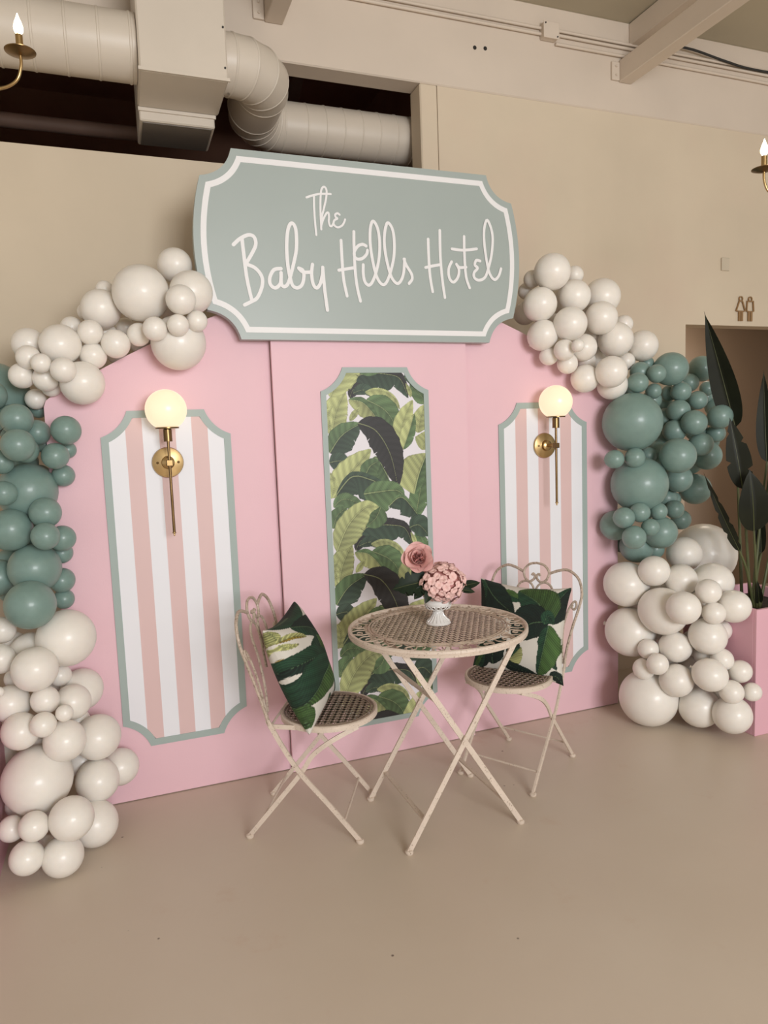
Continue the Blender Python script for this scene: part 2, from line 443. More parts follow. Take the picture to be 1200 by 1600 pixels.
for dx, dz in ((-.036, .03), (.036, -.03)): q.lathe([(.004, 0), (.004, -.003)], 8, (dx, -.0241, dz), 'y')
q.build('screw', 'cable', jb)
tag(MB().tube(catmull([(1.95, W-.03, 3.565), (2.15, W-.035, 3.56), (2.4, W-.03, 3.535), (2.62, W-.03, 3.52), (3.2, W-.03, 3.53), (4.5, W-.03, 3.52)], 6), .0065, 8).build('black_cable', 'cable', None, True), 'black cable lying along the header right of the beam', 'cable')
h = MB()
for x, z in ((.775, 3.385), (.835, 3.390)): h.lathe([(.010, 0), (.010, -.002)], 10, (x, W-.0005, z), 'y')
tag(h.build('bolt_holes', 'cable'), 'pair of dark bolt holes in the header', 'hole')
tag(MB().bbox(2.418, 2.478, W-.002, W+.0075, 2.365, 2.44, .002).build('blank_plate', 'plate'), 'small blank painted cover plate above the restroom symbols', 'plate')

# restroom symbols
t = thing('restroom_sign', 'bronze woman and man restroom symbols on wall above the doorway', 'sign', (2.61, W+.004, 2.07))
def figure(kind, x, hgt=.150):
    m = MB(); w = .0075; th = .006; y0 = -.006
    m.lathe([(.0105, y0), (.0165, y0), (.0165, 0), (.0105, 0), (.0105, y0)], 16, (x, 0, hgt-.017), 'y', cap=False)
    if kind == 'woman': out = [(x-.012, .120), (x+.012, .120), (x+.036, .062), (x+.020, .058), (x-.020, .058), (x-.036, .062), (x-.012, .120)]
    else: out = [(x-.024, .120), (x+.024, .120), (x+.028, .062), (x+.016, .058), (x-.016, .058), (x-.028, .062), (x-.024, .120)]
    for a, b_ in zip(out[:-1], out[1:]): m.ribbon([a, ((a[0]+b_[0])/2, (a[1]+b_[1])/2), b_], w, y0, th, 1)
    m.box(x-.0175, x-.002, y0, 0, 0, .058); m.box(x+.002, x+.0175, y0, 0, 0, .058)
    m.build('figure', 'gold', t, label='bronze %s outline' % kind)
figure('woman', -.036); figure('man', .040)

# ------------------------------------------------------------------ backdrop
TOP = [(.445, 2.06), (.53, 2.015), (.622, 1.965), (.75, 1.913), (.88, 1.853), (1.0, 1.793), (1.107, 1.735), (1.18, 1.694), (1.25, 1.656), (1.285, 1.636), (1.302, 1.622), (1.31, 1.598)]
def side_panel(sg, label):
    t = thing('backdrop_panel', label, 'backdrop', (sg*.8775, 0, 0), group='pink backdrop panels')
    poly = [(sg*x-sg*.8775, z) for x, z in TOP]+[(sg*1.31-sg*.8775, .004), (sg*.445-sg*.8775, .004)]
    if sg > 0: poly = poly[::-1]
    MB().prism_xz(poly, 0, .018).build('board', 'pink', t)
    b = MB(); b.box(-.36, -.32, .0181, .056, .004, 1.55); b.box(.32, .36, .0181, .056, .004, 1.55); b.box(-.32, .32, .0181, .056, .9, .94)
    b.build('frame', 'pink_box', t)
    MB().box(-.34, -.30, .0561, .30, .0, .04).build('foot', 'pink_box', t)
    MB().box(.30, .34, .0561, .30, .0, .04).build('foot', 'pink_box', t)
side_panel(-1, 'left pink backdrop panel with sloping shoulder behind the striped panel')
side_panel(1, 'right pink backdrop panel with sloping shoulder')
t = thing('backdrop_panel', 'tall middle pink backdrop panel standing proud of the two beside it', 'backdrop', (0, 0, 0), group='pink backdrop panels')
MB().prism_xz([(-.4453, .003), (.4453, .003), (.4453, 2.38), (-.4453, 2.38)], -.0354, -.016).build('board', 'pink', t)
b = MB(); b.box(-.43, -.38, -.0159, -.0005, .003, 2.3); b.box(.38, .43, -.0159, -.0005, .003, 2.3); b.build('frame', 'pink_box', t)

NK, NR = .48, 1.556      # shallow concave corner: centre offset and radius in corner sizes
def notched(w, z0, z1, a, bo=0., n=10):
    """outline of a rectangle with concave quarter-round corners, shrunk by bo"""
    Rr = NR*a+bo; ph = math.asin((NK*a+bo)/Rr); e = NK*a
    pts = []
    for cx, cz, a0 in ((w/2+e, z0-e, 180), (w/2+e, z1+e, 270), (-w/2-e, z1+e, 0), (-w/2-e, z0-e, 90)):
        for k in range(n+1):
            al = R(a0)-ph-(math.pi/2-2*ph)*k/n
            pts.append((cx+Rr*math.cos(al), cz+Rr*math.sin(al)))
    return pts
def edge_z(x, w, z0, z1, a, bo):
    Rr = NR*a+bo; d = w/2+NK*a-abs(x)
    k = math.sqrt(max(0, Rr*Rr-d*d))-NK*a if d < Rr else 0
    k = max(k, bo)
    return z0+k, z1-k
def striped(xc, label):
    w, z0, z1, a, bo = .4958, .221, 1.579, .1006, .028
    t = thing('striped_panel', label, 'panel', (xc, 0, 0), group='striped wall panels')
    MB().ring_xz(notched(w, z0, z1, a), notched(w, z0, z1, a, bo), -.006, -.0003).build('border', 'sage_trim', t)
    iw = w/2-bo
    for k in range(7):
        xa, xb = -iw+2*iw*k/7, -iw+2*iw*(k+1)/7
        nn = 8; xs = [xa+(xb-xa)*i/nn for i in range(nn+1)]
        lo = [(x, edge_z(x, w, z0, z1, a, bo)[0]) for x in xs]; hi = [(x, edge_z(x, w, z0, z1, a, bo)[1]) for x in xs]
        MB().prism_xz(lo+hi[::-1], -.004, -.0004).build('stripe', 'white_paper' if k % 2 == 0 else 'blush', t)
striped(-.8725, 'pink and white striped panel left of the tropical leaf panel')
striped(.8725, 'pink and white striped panel behind the chair on the right')

# print painter -----------------------------------------------------
PAL = {'L': (196, 203, 140), 'M': (104, 132, 88), 'D': (66, 88, 70), 'V': (50, 48, 48)}
PAL2 = {'L': (170, 172, 112), 'G': (68, 98, 48), 'D': (30, 66, 44), 'V': (16, 37, 28), 'O': (150, 130, 50)}
def paint(px, py, leaves, pal, bgc, pitch, contrast, ribc, jag=True, grow=1.3, vein=0.):
    n = len(px); col = np.empty((n, 3)); col[:] = lin(bgc)
    for li, (pts, hl, hr, cc) in enumerate(leaves):
        C = np.array([(p.x, p.y) for p in catmull([(a, b_, 0) for a, b_ in pts], 12)])
        seg = np.diff(C, axis=0); ln = np.hypot(seg[:, 0], seg[:, 1]); arc = np.r_[0, np.cumsum(ln)]; Lt = arc[-1]
        tan = np.gradient(C, axis=0); tan /= np.hypot(tan[:, 0], tan[:, 1])[:, None]+1e-12
        hl, hr = hl*grow, hr*grow; h = max(hl, hr)*1.1
        m = np.where((px > C[:, 0].min()-h) & (px < C[:, 0].max()+h) & (py > C[:, 1].min()-h) & (py < C[:, 1].max()+h))[0]
        if not len(m): continue
        X = px[m]; Y = py[m]
        d2 = (X[:, None]-C[None, :, 0])**2+(Y[:, None]-C[None, :, 1])**2
        j = d2.argmin(1)
        vx, vy = X-C[j, 0], Y-C[j, 1]
        s = (arc[j]+vx*tan[j, 0]+vy*tan[j, 1])/Lt
        d = tan[j, 0]*vy-tan[j, 1]*vx
        ok = (s > 0) & (s < 1); sc = np.clip(s, 0, 1)
        xf = np.clip((sc-.38)/.62, 0, 1)
        prof = np.where(sc < .38, np.sin(np.pi/2*np.clip(sc/.38, 0, 1))**.62, (1-xf**1.9)**.85)
        wdt = np.where(d > 0, hl, hr)*prof
        wdt = wdt*(1-.06*np.abs(np.sin(s*Lt/pitch*.55+li)))
        if jag:
            ph = (s*(2.3+li % 3)+.13*li) % 1.0
            notch = (ph < .05) & (np.abs(d) > wdt*(.72+5.*ph)) & (s > .2) & (d < 0)
            ok &= ~notch
        ok &= np.abs(d) < wdt
        base = np.where((d > 0)[:, None], np.array(lin(pal[cc[0]]))[None], np.array(lin(pal[cc[1]]))[None])
        rel = np.abs(d)/(wdt+1e-9)
        st = .5+.5*np.sin(2*np.pi*(s*Lt-.7*np.abs(d))/pitch+.6*np.sin(s*9+li))
        st2 = .5+.5*np.sin(2*np.pi*(s*Lt-.7*np.abs(d))/(pitch*4.3)+li+2*np.sin(s*5+li))
        sh = 1+vein*(st**3-.3)-contrast*(.45*st**2+.55*st2)
        sh *= .70+.42*rel
        sh *= .86+.28*(d > 0)*(1-rel)+.16*np.sin(3.1*s+li)
        sh *= np.where(rel > .93, .72, 1.)
        c3 = base*sh[:, None]
        rib = (np.abs(d) < .020*max(hl, hr)*(1.3-s)) & (s < .95)
        c3 = np.where(rib[:, None], np.array(lin(ribc))[None]*.6+base*.4, c3)
        c3 = np.where(((np.abs(d) < .06*max(hl, hr)) & ~rib & (s < .93))[:, None], c3*.7, c3)
        k = m[ok]; col[k] = c3[ok]
    return np.clip(col, 0, 1)
def set_colors(me, col):
    ca = me.color_attributes.new('print', 'FLOAT_COLOR', 'POINT')
    ca.data.foreach_set('color', np.c_[col, np.ones(len(col))].ravel().astype(np.float32))
WORDS = [('The', 0.0085, (((-0.2766, 2.4137), (-0.2486, 2.4242), (-0.2197, 2.4316), (-0.1926, 2.4338), (-0.1745, 2.4344)), ((-0.2455, 2.4228), (-0.2469, 2.387), (-0.2466, 2.3369), (-0.2434, 2.2685)), ((-0.221, 2.2926), (-0.2211, 2.3471), (-0.2191, 2.4058), (-0.2135, 2.4479), (-0.2012, 2.4606), (-0.1919, 2.448), (-0.1952, 2.416), (-0.2061, 2.3767), (-0.2169, 2.339), (-0.2204, 2.3052)), ((-0.2182, 2.3138), (-0.2099, 2.3345), (-0.1962, 2.3573), (-0.188, 2.3596), (-0.186, 2.3446), (-0.1878, 2.3243), (-0.1823, 2.3069), (-0.173, 2.3118), (-0.1669, 2.324)), ((-0.1399, 2.3555), (-0.1488, 2.3607), (-0.1591, 2.3549), (-0.1577, 2.3449), (-0.1507, 2.3395), (-0.1629, 2.3327), (-0.168, 2.3206), (-0.1621, 2.3091), (-0.1495, 2.3049), (-0.1346, 2.311), (-0.1249, 2.3218), (-0.1177, 2.3384)))), ('Baby', 0.0142, (((-0.581, 2.2114), (-0.5545, 2.2352), (-0.5213, 2.2516), (-0.4986, 2.2454), (-0.4932, 2.2165), (-0.5116, 2.1795), (-0.537, 2.14)), ((-0.5462, 2.2357), (-0.5422, 2.1689), (-0.5356, 2.0837), (-0.5216, 2.0026)), ((-0.537, 2.14), (-0.5006, 2.1259), (-0.4766, 2.0953), (-0.4763, 2.0589), (-0.4976, 2.0125), (-0.522, 1.9958), (-0.5507, 1.9813)), ((-0.3966, 2.1286), (-0.4255, 2.1226), (-0.4438, 2.0922), (-0.4429, 2.0648), (-0.4246, 2.0517), (-0.4047, 2.0663), (-0.3987, 2.0895), (-0.3974, 2.1125)), ((-0.3987, 2.0895), (-0.3975, 2.0666), (-0.3859, 2.0587), (-0.3681, 2.077), (-0.3422, 2.1564), (-0.3284, 2.2169), (-0.3283, 2.2856), (-0.343, 2.3083), (-0.3597, 2.2835), (-0.3691, 2.2146), (-0.3674, 2.1368), (-0.3601, 2.0911), (-0.3518, 2.0637), (-0.3328, 2.0552), (-0.3125, 2.0699), (-0.3035, 2.1028), (-0.3073, 2.1258), (-0.324, 2.1334)), ((-0.324, 2.1334), (-0.3052, 2.1189), (-0.2707, 2.1205)), ((-0.2653, 2.151), (-0.2711, 2.1135), (-0.2657, 2.0718), (-0.2515, 2.0583), (-0.2356, 2.0776), (-0.2248, 2.1156), (-0.2226, 2.1414)), ((-0.2226, 2.1414), (-0.219, 2.0595), (-0.2107, 1.9701)))), ('Hills', 0.0128, (((-0.1384, 2.2539), (-0.1377, 2.1786), (-0.1344, 2.0983), (-0.1224, 2.0307)), ((-0.0811, 2.2926), (-0.0832, 2.2298), (-0.0822, 2.1329), (-0.0762, 2.0681), (-0.0645, 2.0114)), ((-0.1536, 2.1335), (-0.1203, 2.1402), (-0.0868, 2.1463)), ((-0.03, 2.2377), (-0.0457, 2.2433), (-0.0672, 2.234), (-0.083, 2.2105), (-0.0824, 2.1912), (-0.0695, 2.1821), (-0.0481, 2.1865), (-0.0297, 2.2037), (-0.0247, 2.2202)), ((-0.0457, 2.1606), (-0.0472, 2.1248), (-0.0415, 2.0924), (-0.026, 2.0783), (-0.0094, 2.0904), (0.0082, 2.1272), (0.025, 2.187), (0.0313, 2.2526), (0.0247, 2.3108), (0.0063, 2.3403), (-0.0072, 2.3151), (-0.0114, 2.2566), (-0.0052, 2.192), (0.0082, 2.1272), (0.0231, 2.095), (0.0407, 2.0825), (0.0576, 2.0964), (0.0756, 2.1368), (0.0925, 2.197), (0.0977, 2.2566), (0.0915, 2.3119), (0.0718, 2.3383), (0.0589, 2.313), (0.0521, 2.2604), (0.0579, 2.1952), (0.0735, 2.1301), (0.0888, 2.101), (0.1067, 2.0901), (0.1239, 2.1058), (0.1363, 2.1396), (0.1419, 2.193)), ((0.1393, 2.1929), (0.1502, 2.1668), (0.1713, 2.1345), (0.1742, 2.1112), (0.1586, 2.0922)))), ('Hotel', 0.0125, (((0.2561, 2.283), (0.2564, 2.2015), (0.26, 2.1263), (0.27, 2.0617)), ((0.3128, 2.3229), (0.3118, 2.2152), (0.3179, 2.1179), (0.3278, 2.0391)), ((0.24, 2.1631), (0.2736, 2.1712), (0.3106, 2.1784)), ((0.3655, 2.1936), (0.3503, 2.1629), (0.3522, 2.1248), (0.3703, 2.1064), (0.3928, 2.1265), (0.4001, 2.1597), (0.3883, 2.1838)), ((0.3883, 2.1838), (0.4036, 2.1709), (0.4351, 2.1735)), ((0.4294, 2.3044), (0.4289, 2.2214), (0.434, 2.1338), (0.4504, 2.0848)), ((0.3684, 2.2481), (0.412, 2.2451), (0.4499, 2.2483), (0.4894, 2.2549)), ((0.506, 2.2034), (0.4868, 2.2052), (0.4786, 2.1855), (0.4924, 2.1723), (0.4746, 2.1521), (0.4752, 2.13), (0.4974, 2.1199), (0.5267, 2.1322), (0.5437, 2.1664), (0.565, 2.2397), (0.5703, 2.323), (0.5459, 2.382), (0.5287, 2.3369), (0.5301, 2.2654), (0.544, 2.1775), (0.5593, 2.1392), (0.5785, 2.126), (0.5986, 2.1437), (0.6105, 2.1751))))]
PLEAVES = [(((-0.205, 1.457), (-0.182, 1.553), (-0.135, 1.643)), 0.05, 0.0421, 'LL'), (((-0.169, 1.654), (-0.12, 1.689), (-0.078, 1.724)), 0.0237, 0.0263, 'LL'), (((-0.194, 1.578), (-0.212, 1.538), (-0.205, 1.457)), 0.0105, 0.0158, 'LL'), (((0.229, 1.581), (0.196, 1.629), (0.163, 1.674)), 0.0211, 0.0211, 'MM'), (((0.247, 1.581), (0.213, 1.623), (0.192, 1.676)), 0.0095, 0.0095, 'MM'), (((-0.114, 1.643), (-0.076, 1.704), (-0.015, 1.716), (0.051, 1.713), (0.118, 1.692), (0.155, 1.608)), 0.0263, 0.0579, 'VD'), (((-0.118, 1.613), (-0.089, 1.658), (-0.041, 1.632)), 0.0158, 0.0211, 'VV'), (((-0.101, 1.633), (-0.046, 1.645), (0.003, 1.611)), 0.0211, 0.0158, 'DD'), (((-0.046, 1.637), (0.004, 1.646), (0.059, 1.631), (0.097, 1.599), (0.114, 1.559)), 0.0074, 0.0326, 'LL'), (((-0.042, 1.604), (0.034, 1.564), (0.077, 1.511), (0.091, 1.442)), 0.0421, 0.0395, 'MM'), (((-0.123, 1.605), (-0.064, 1.594), (-0.017, 1.549), (0.018, 1.496)), 0.0158, 0.0411, 'ML'), (((-0.122, 1.516), (-0.093, 1.551), (-0.073, 1.574)), 0.0105, 0.0116, 'LL'), (((0.193, 1.455), (0.213, 1.528), (0.238, 1.581)), 0.0289, 0.0316, 'LL'), (((0.104, 1.41), (0.125, 1.504), (0.175, 1.6)), 0.0326, 0.0316, 'LL'), (((0.121, 1.383), (0.155, 1.466), (0.181, 1.54)), 0.0289, 0.0237, 'LM'), (((0.17, 1.074), (0.201, 1.207), (0.238, 1.33)), 0.0368, 0.0368, 'MM'), (((0.167, 1.183), (0.195, 1.273), (0.236, 1.362)), 0.0868, 0.0263, 'LM'), (((0.21, 1.379), (0.232, 1.416), (0.248, 1.463)), 0.0395, 0.0211, 'LL'), (((-0.217, 1.381), (-0.157, 1.456), (-0.068, 1.504)), 0.0368, 0.0553, 'MD'), (((-0.221, 1.34), (-0.173, 1.346), (-0.125, 1.328)), 0.0289, 0.0368, 'DD'), (((-0.218, 1.191), (-0.121, 1.299), (-0.029, 1.391)), 0.05, 0.0421, 'LL'), (((-0.218, 1.186), (-0.204, 1.247), (-0.218, 1.299)), 0.0158, 0.0132, 'LL'), (((-0.064, 1.265), (-0.008, 1.351), (0.055, 1.243)), 0.0053, 0.0789, 'MM'), (((-0.067, 1.26), (-0.037, 1.316), (0.014, 1.34)), 0.0263, 0.0421, 'MM'), (((-0.084, 1.505), (-0.003, 1.469), (0.06, 1.364), (0.092, 1.214)), 0.0526, 0.05, 'VV'), (((-0.196, 1.2), (-0.122, 1.274), (-0.04, 1.259), (0.054, 1.211), (0.121, 1.169)), 0.0158, 0.0737, 'DD'), (((-0.07, 1.197), (0.008, 1.203), (0.082, 1.204), (0.122, 1.175)), 0.0368, 0.0684, 'MM'), (((0.045, 1.137), (0.11, 1.17), (0.191, 1.075)), 0.0105, 0.0579, 'MD'), (((-0.211, 1.149), (-0.159, 1.18), (-0.067, 1.145)), 0.0211, 0.0316, 'MM'), (((-0.218, 1.056), (-0.194, 1.112), (-0.149, 1.145)), 0.0263, 0.0263, 'MM'), (((0.006, 1.134), (-0.019, 1.088), (-0.065, 1.054)), 0.0368, 0.0368, 'MM'), (((-0.204, 0.955), (-0.147, 1.066), (-0.067, 1.137), (-0.003, 1.136)), 0.0395, 0.0579, 'LL'), (((0.14, 1.033), (0.187, 1.04), (0.235, 0.987)), 0.0368, 0.0395, 'DD'), (((0.166, 0.949), (0.161, 0.977), (0.145, 1.011)), 0.0079, 0.0079, 'LL')]
RP = {'g': 1.45, 'c': [(185, 100), (1120, 200), (1025, 1165), (95, 995)], 'L': [(((440, 205), (560, 265), (690, 320)), 45, 50, 'GD'), (((230, 110), (390, 300), (610, 470)), 110, 150, 'VV'), (((200, 110), (240, 200), (260, 320)), 30, 60, 'DV'), (((110, 1000), (250, 850), (470, 740)), 90, 80, 'DV'), (((150, 1000), (230, 880), (260, 800)), 40, 35, 'GD'), (((350, 960), (380, 800), (520, 690)), 60, 90, 'VV'), (((560, 900), (600, 780), (620, 660)), 60, 40, 'VV'), (((490, 930), (580, 860), (665, 775)), 30, 75, 'DL'), (((470, 890), (560, 1000), (810, 1095)), 45, 45, 'VV'), (((985, 570), (1000, 380), (1110, 200)), 70, 130, 'DV'), (((950, 560), (830, 350), (620, 195)), 130, 140, 'DG'), (((940, 545), (760, 555), (585, 710)), 110, 140, 'VV'), (((945, 570), (960, 800), (1000, 1020)), 30, 90, 'VD'), (((945, 570), (885, 800), (790, 1100)), 125, 40, 'GD'), (((900, 560), (930, 480), (1000, 560)), 40, 60, 'DD'), (((920, 1100), (980, 1080), (1035, 1170)), 40, 60, 'VV')]}
LP = {'g': 1.15, 'c': [(65, 325), (350, 65), (720, 900), (500, 1330)], 'L': [(((80, 320), (220, 190), (345, 70)), 90, 90, 'VD'), (((360, 90), (560, 380), (735, 740)), 40, 90, 'GD'), (((60, 520), (110, 700), (200, 900)), 50, 120, 'VV'), (((190, 330), (350, 370), (540, 470)), 130, 80, 'VD'), (((60, 330), (45, 400), (75, 460)), 30, 40, 'GG'), (((80, 345), (115, 410), (140, 480)), 22, 40, 'LL'), (((130, 480), (200, 440), (295, 460)), 40, 26, 'LO'), (((150, 500), (190, 540), (245, 520)), 30, 20, 'LL'), (((85, 470), (130, 590), (225, 670)), 30, 30, 'OD'), (((400, 440), (430, 530), (455, 650)), 80, 95, 'GD'), (((540, 590), (620, 600), (720, 700)), 45, 60, 'GG'), (((560, 650), (650, 800), (690, 980)), 65, 80, 'VD'), (((515, 600), (340, 680), (110, 830)), 80, 110, 'VD'), (((110, 780), (160, 860), (225, 920)), 40, 40, 'DV'), (((530, 600), (455, 850), (385, 1120)), 130, 150, 'GD'), (((260, 1110), (390, 1135), (485, 1280)), 45, 75, 'GG'), (((560, 1000), (595, 1130), (505, 1320)), 50, 30, 'DG'), (((735, 760), (740, 830), (710, 900)), 20, 30, 'LL')]}
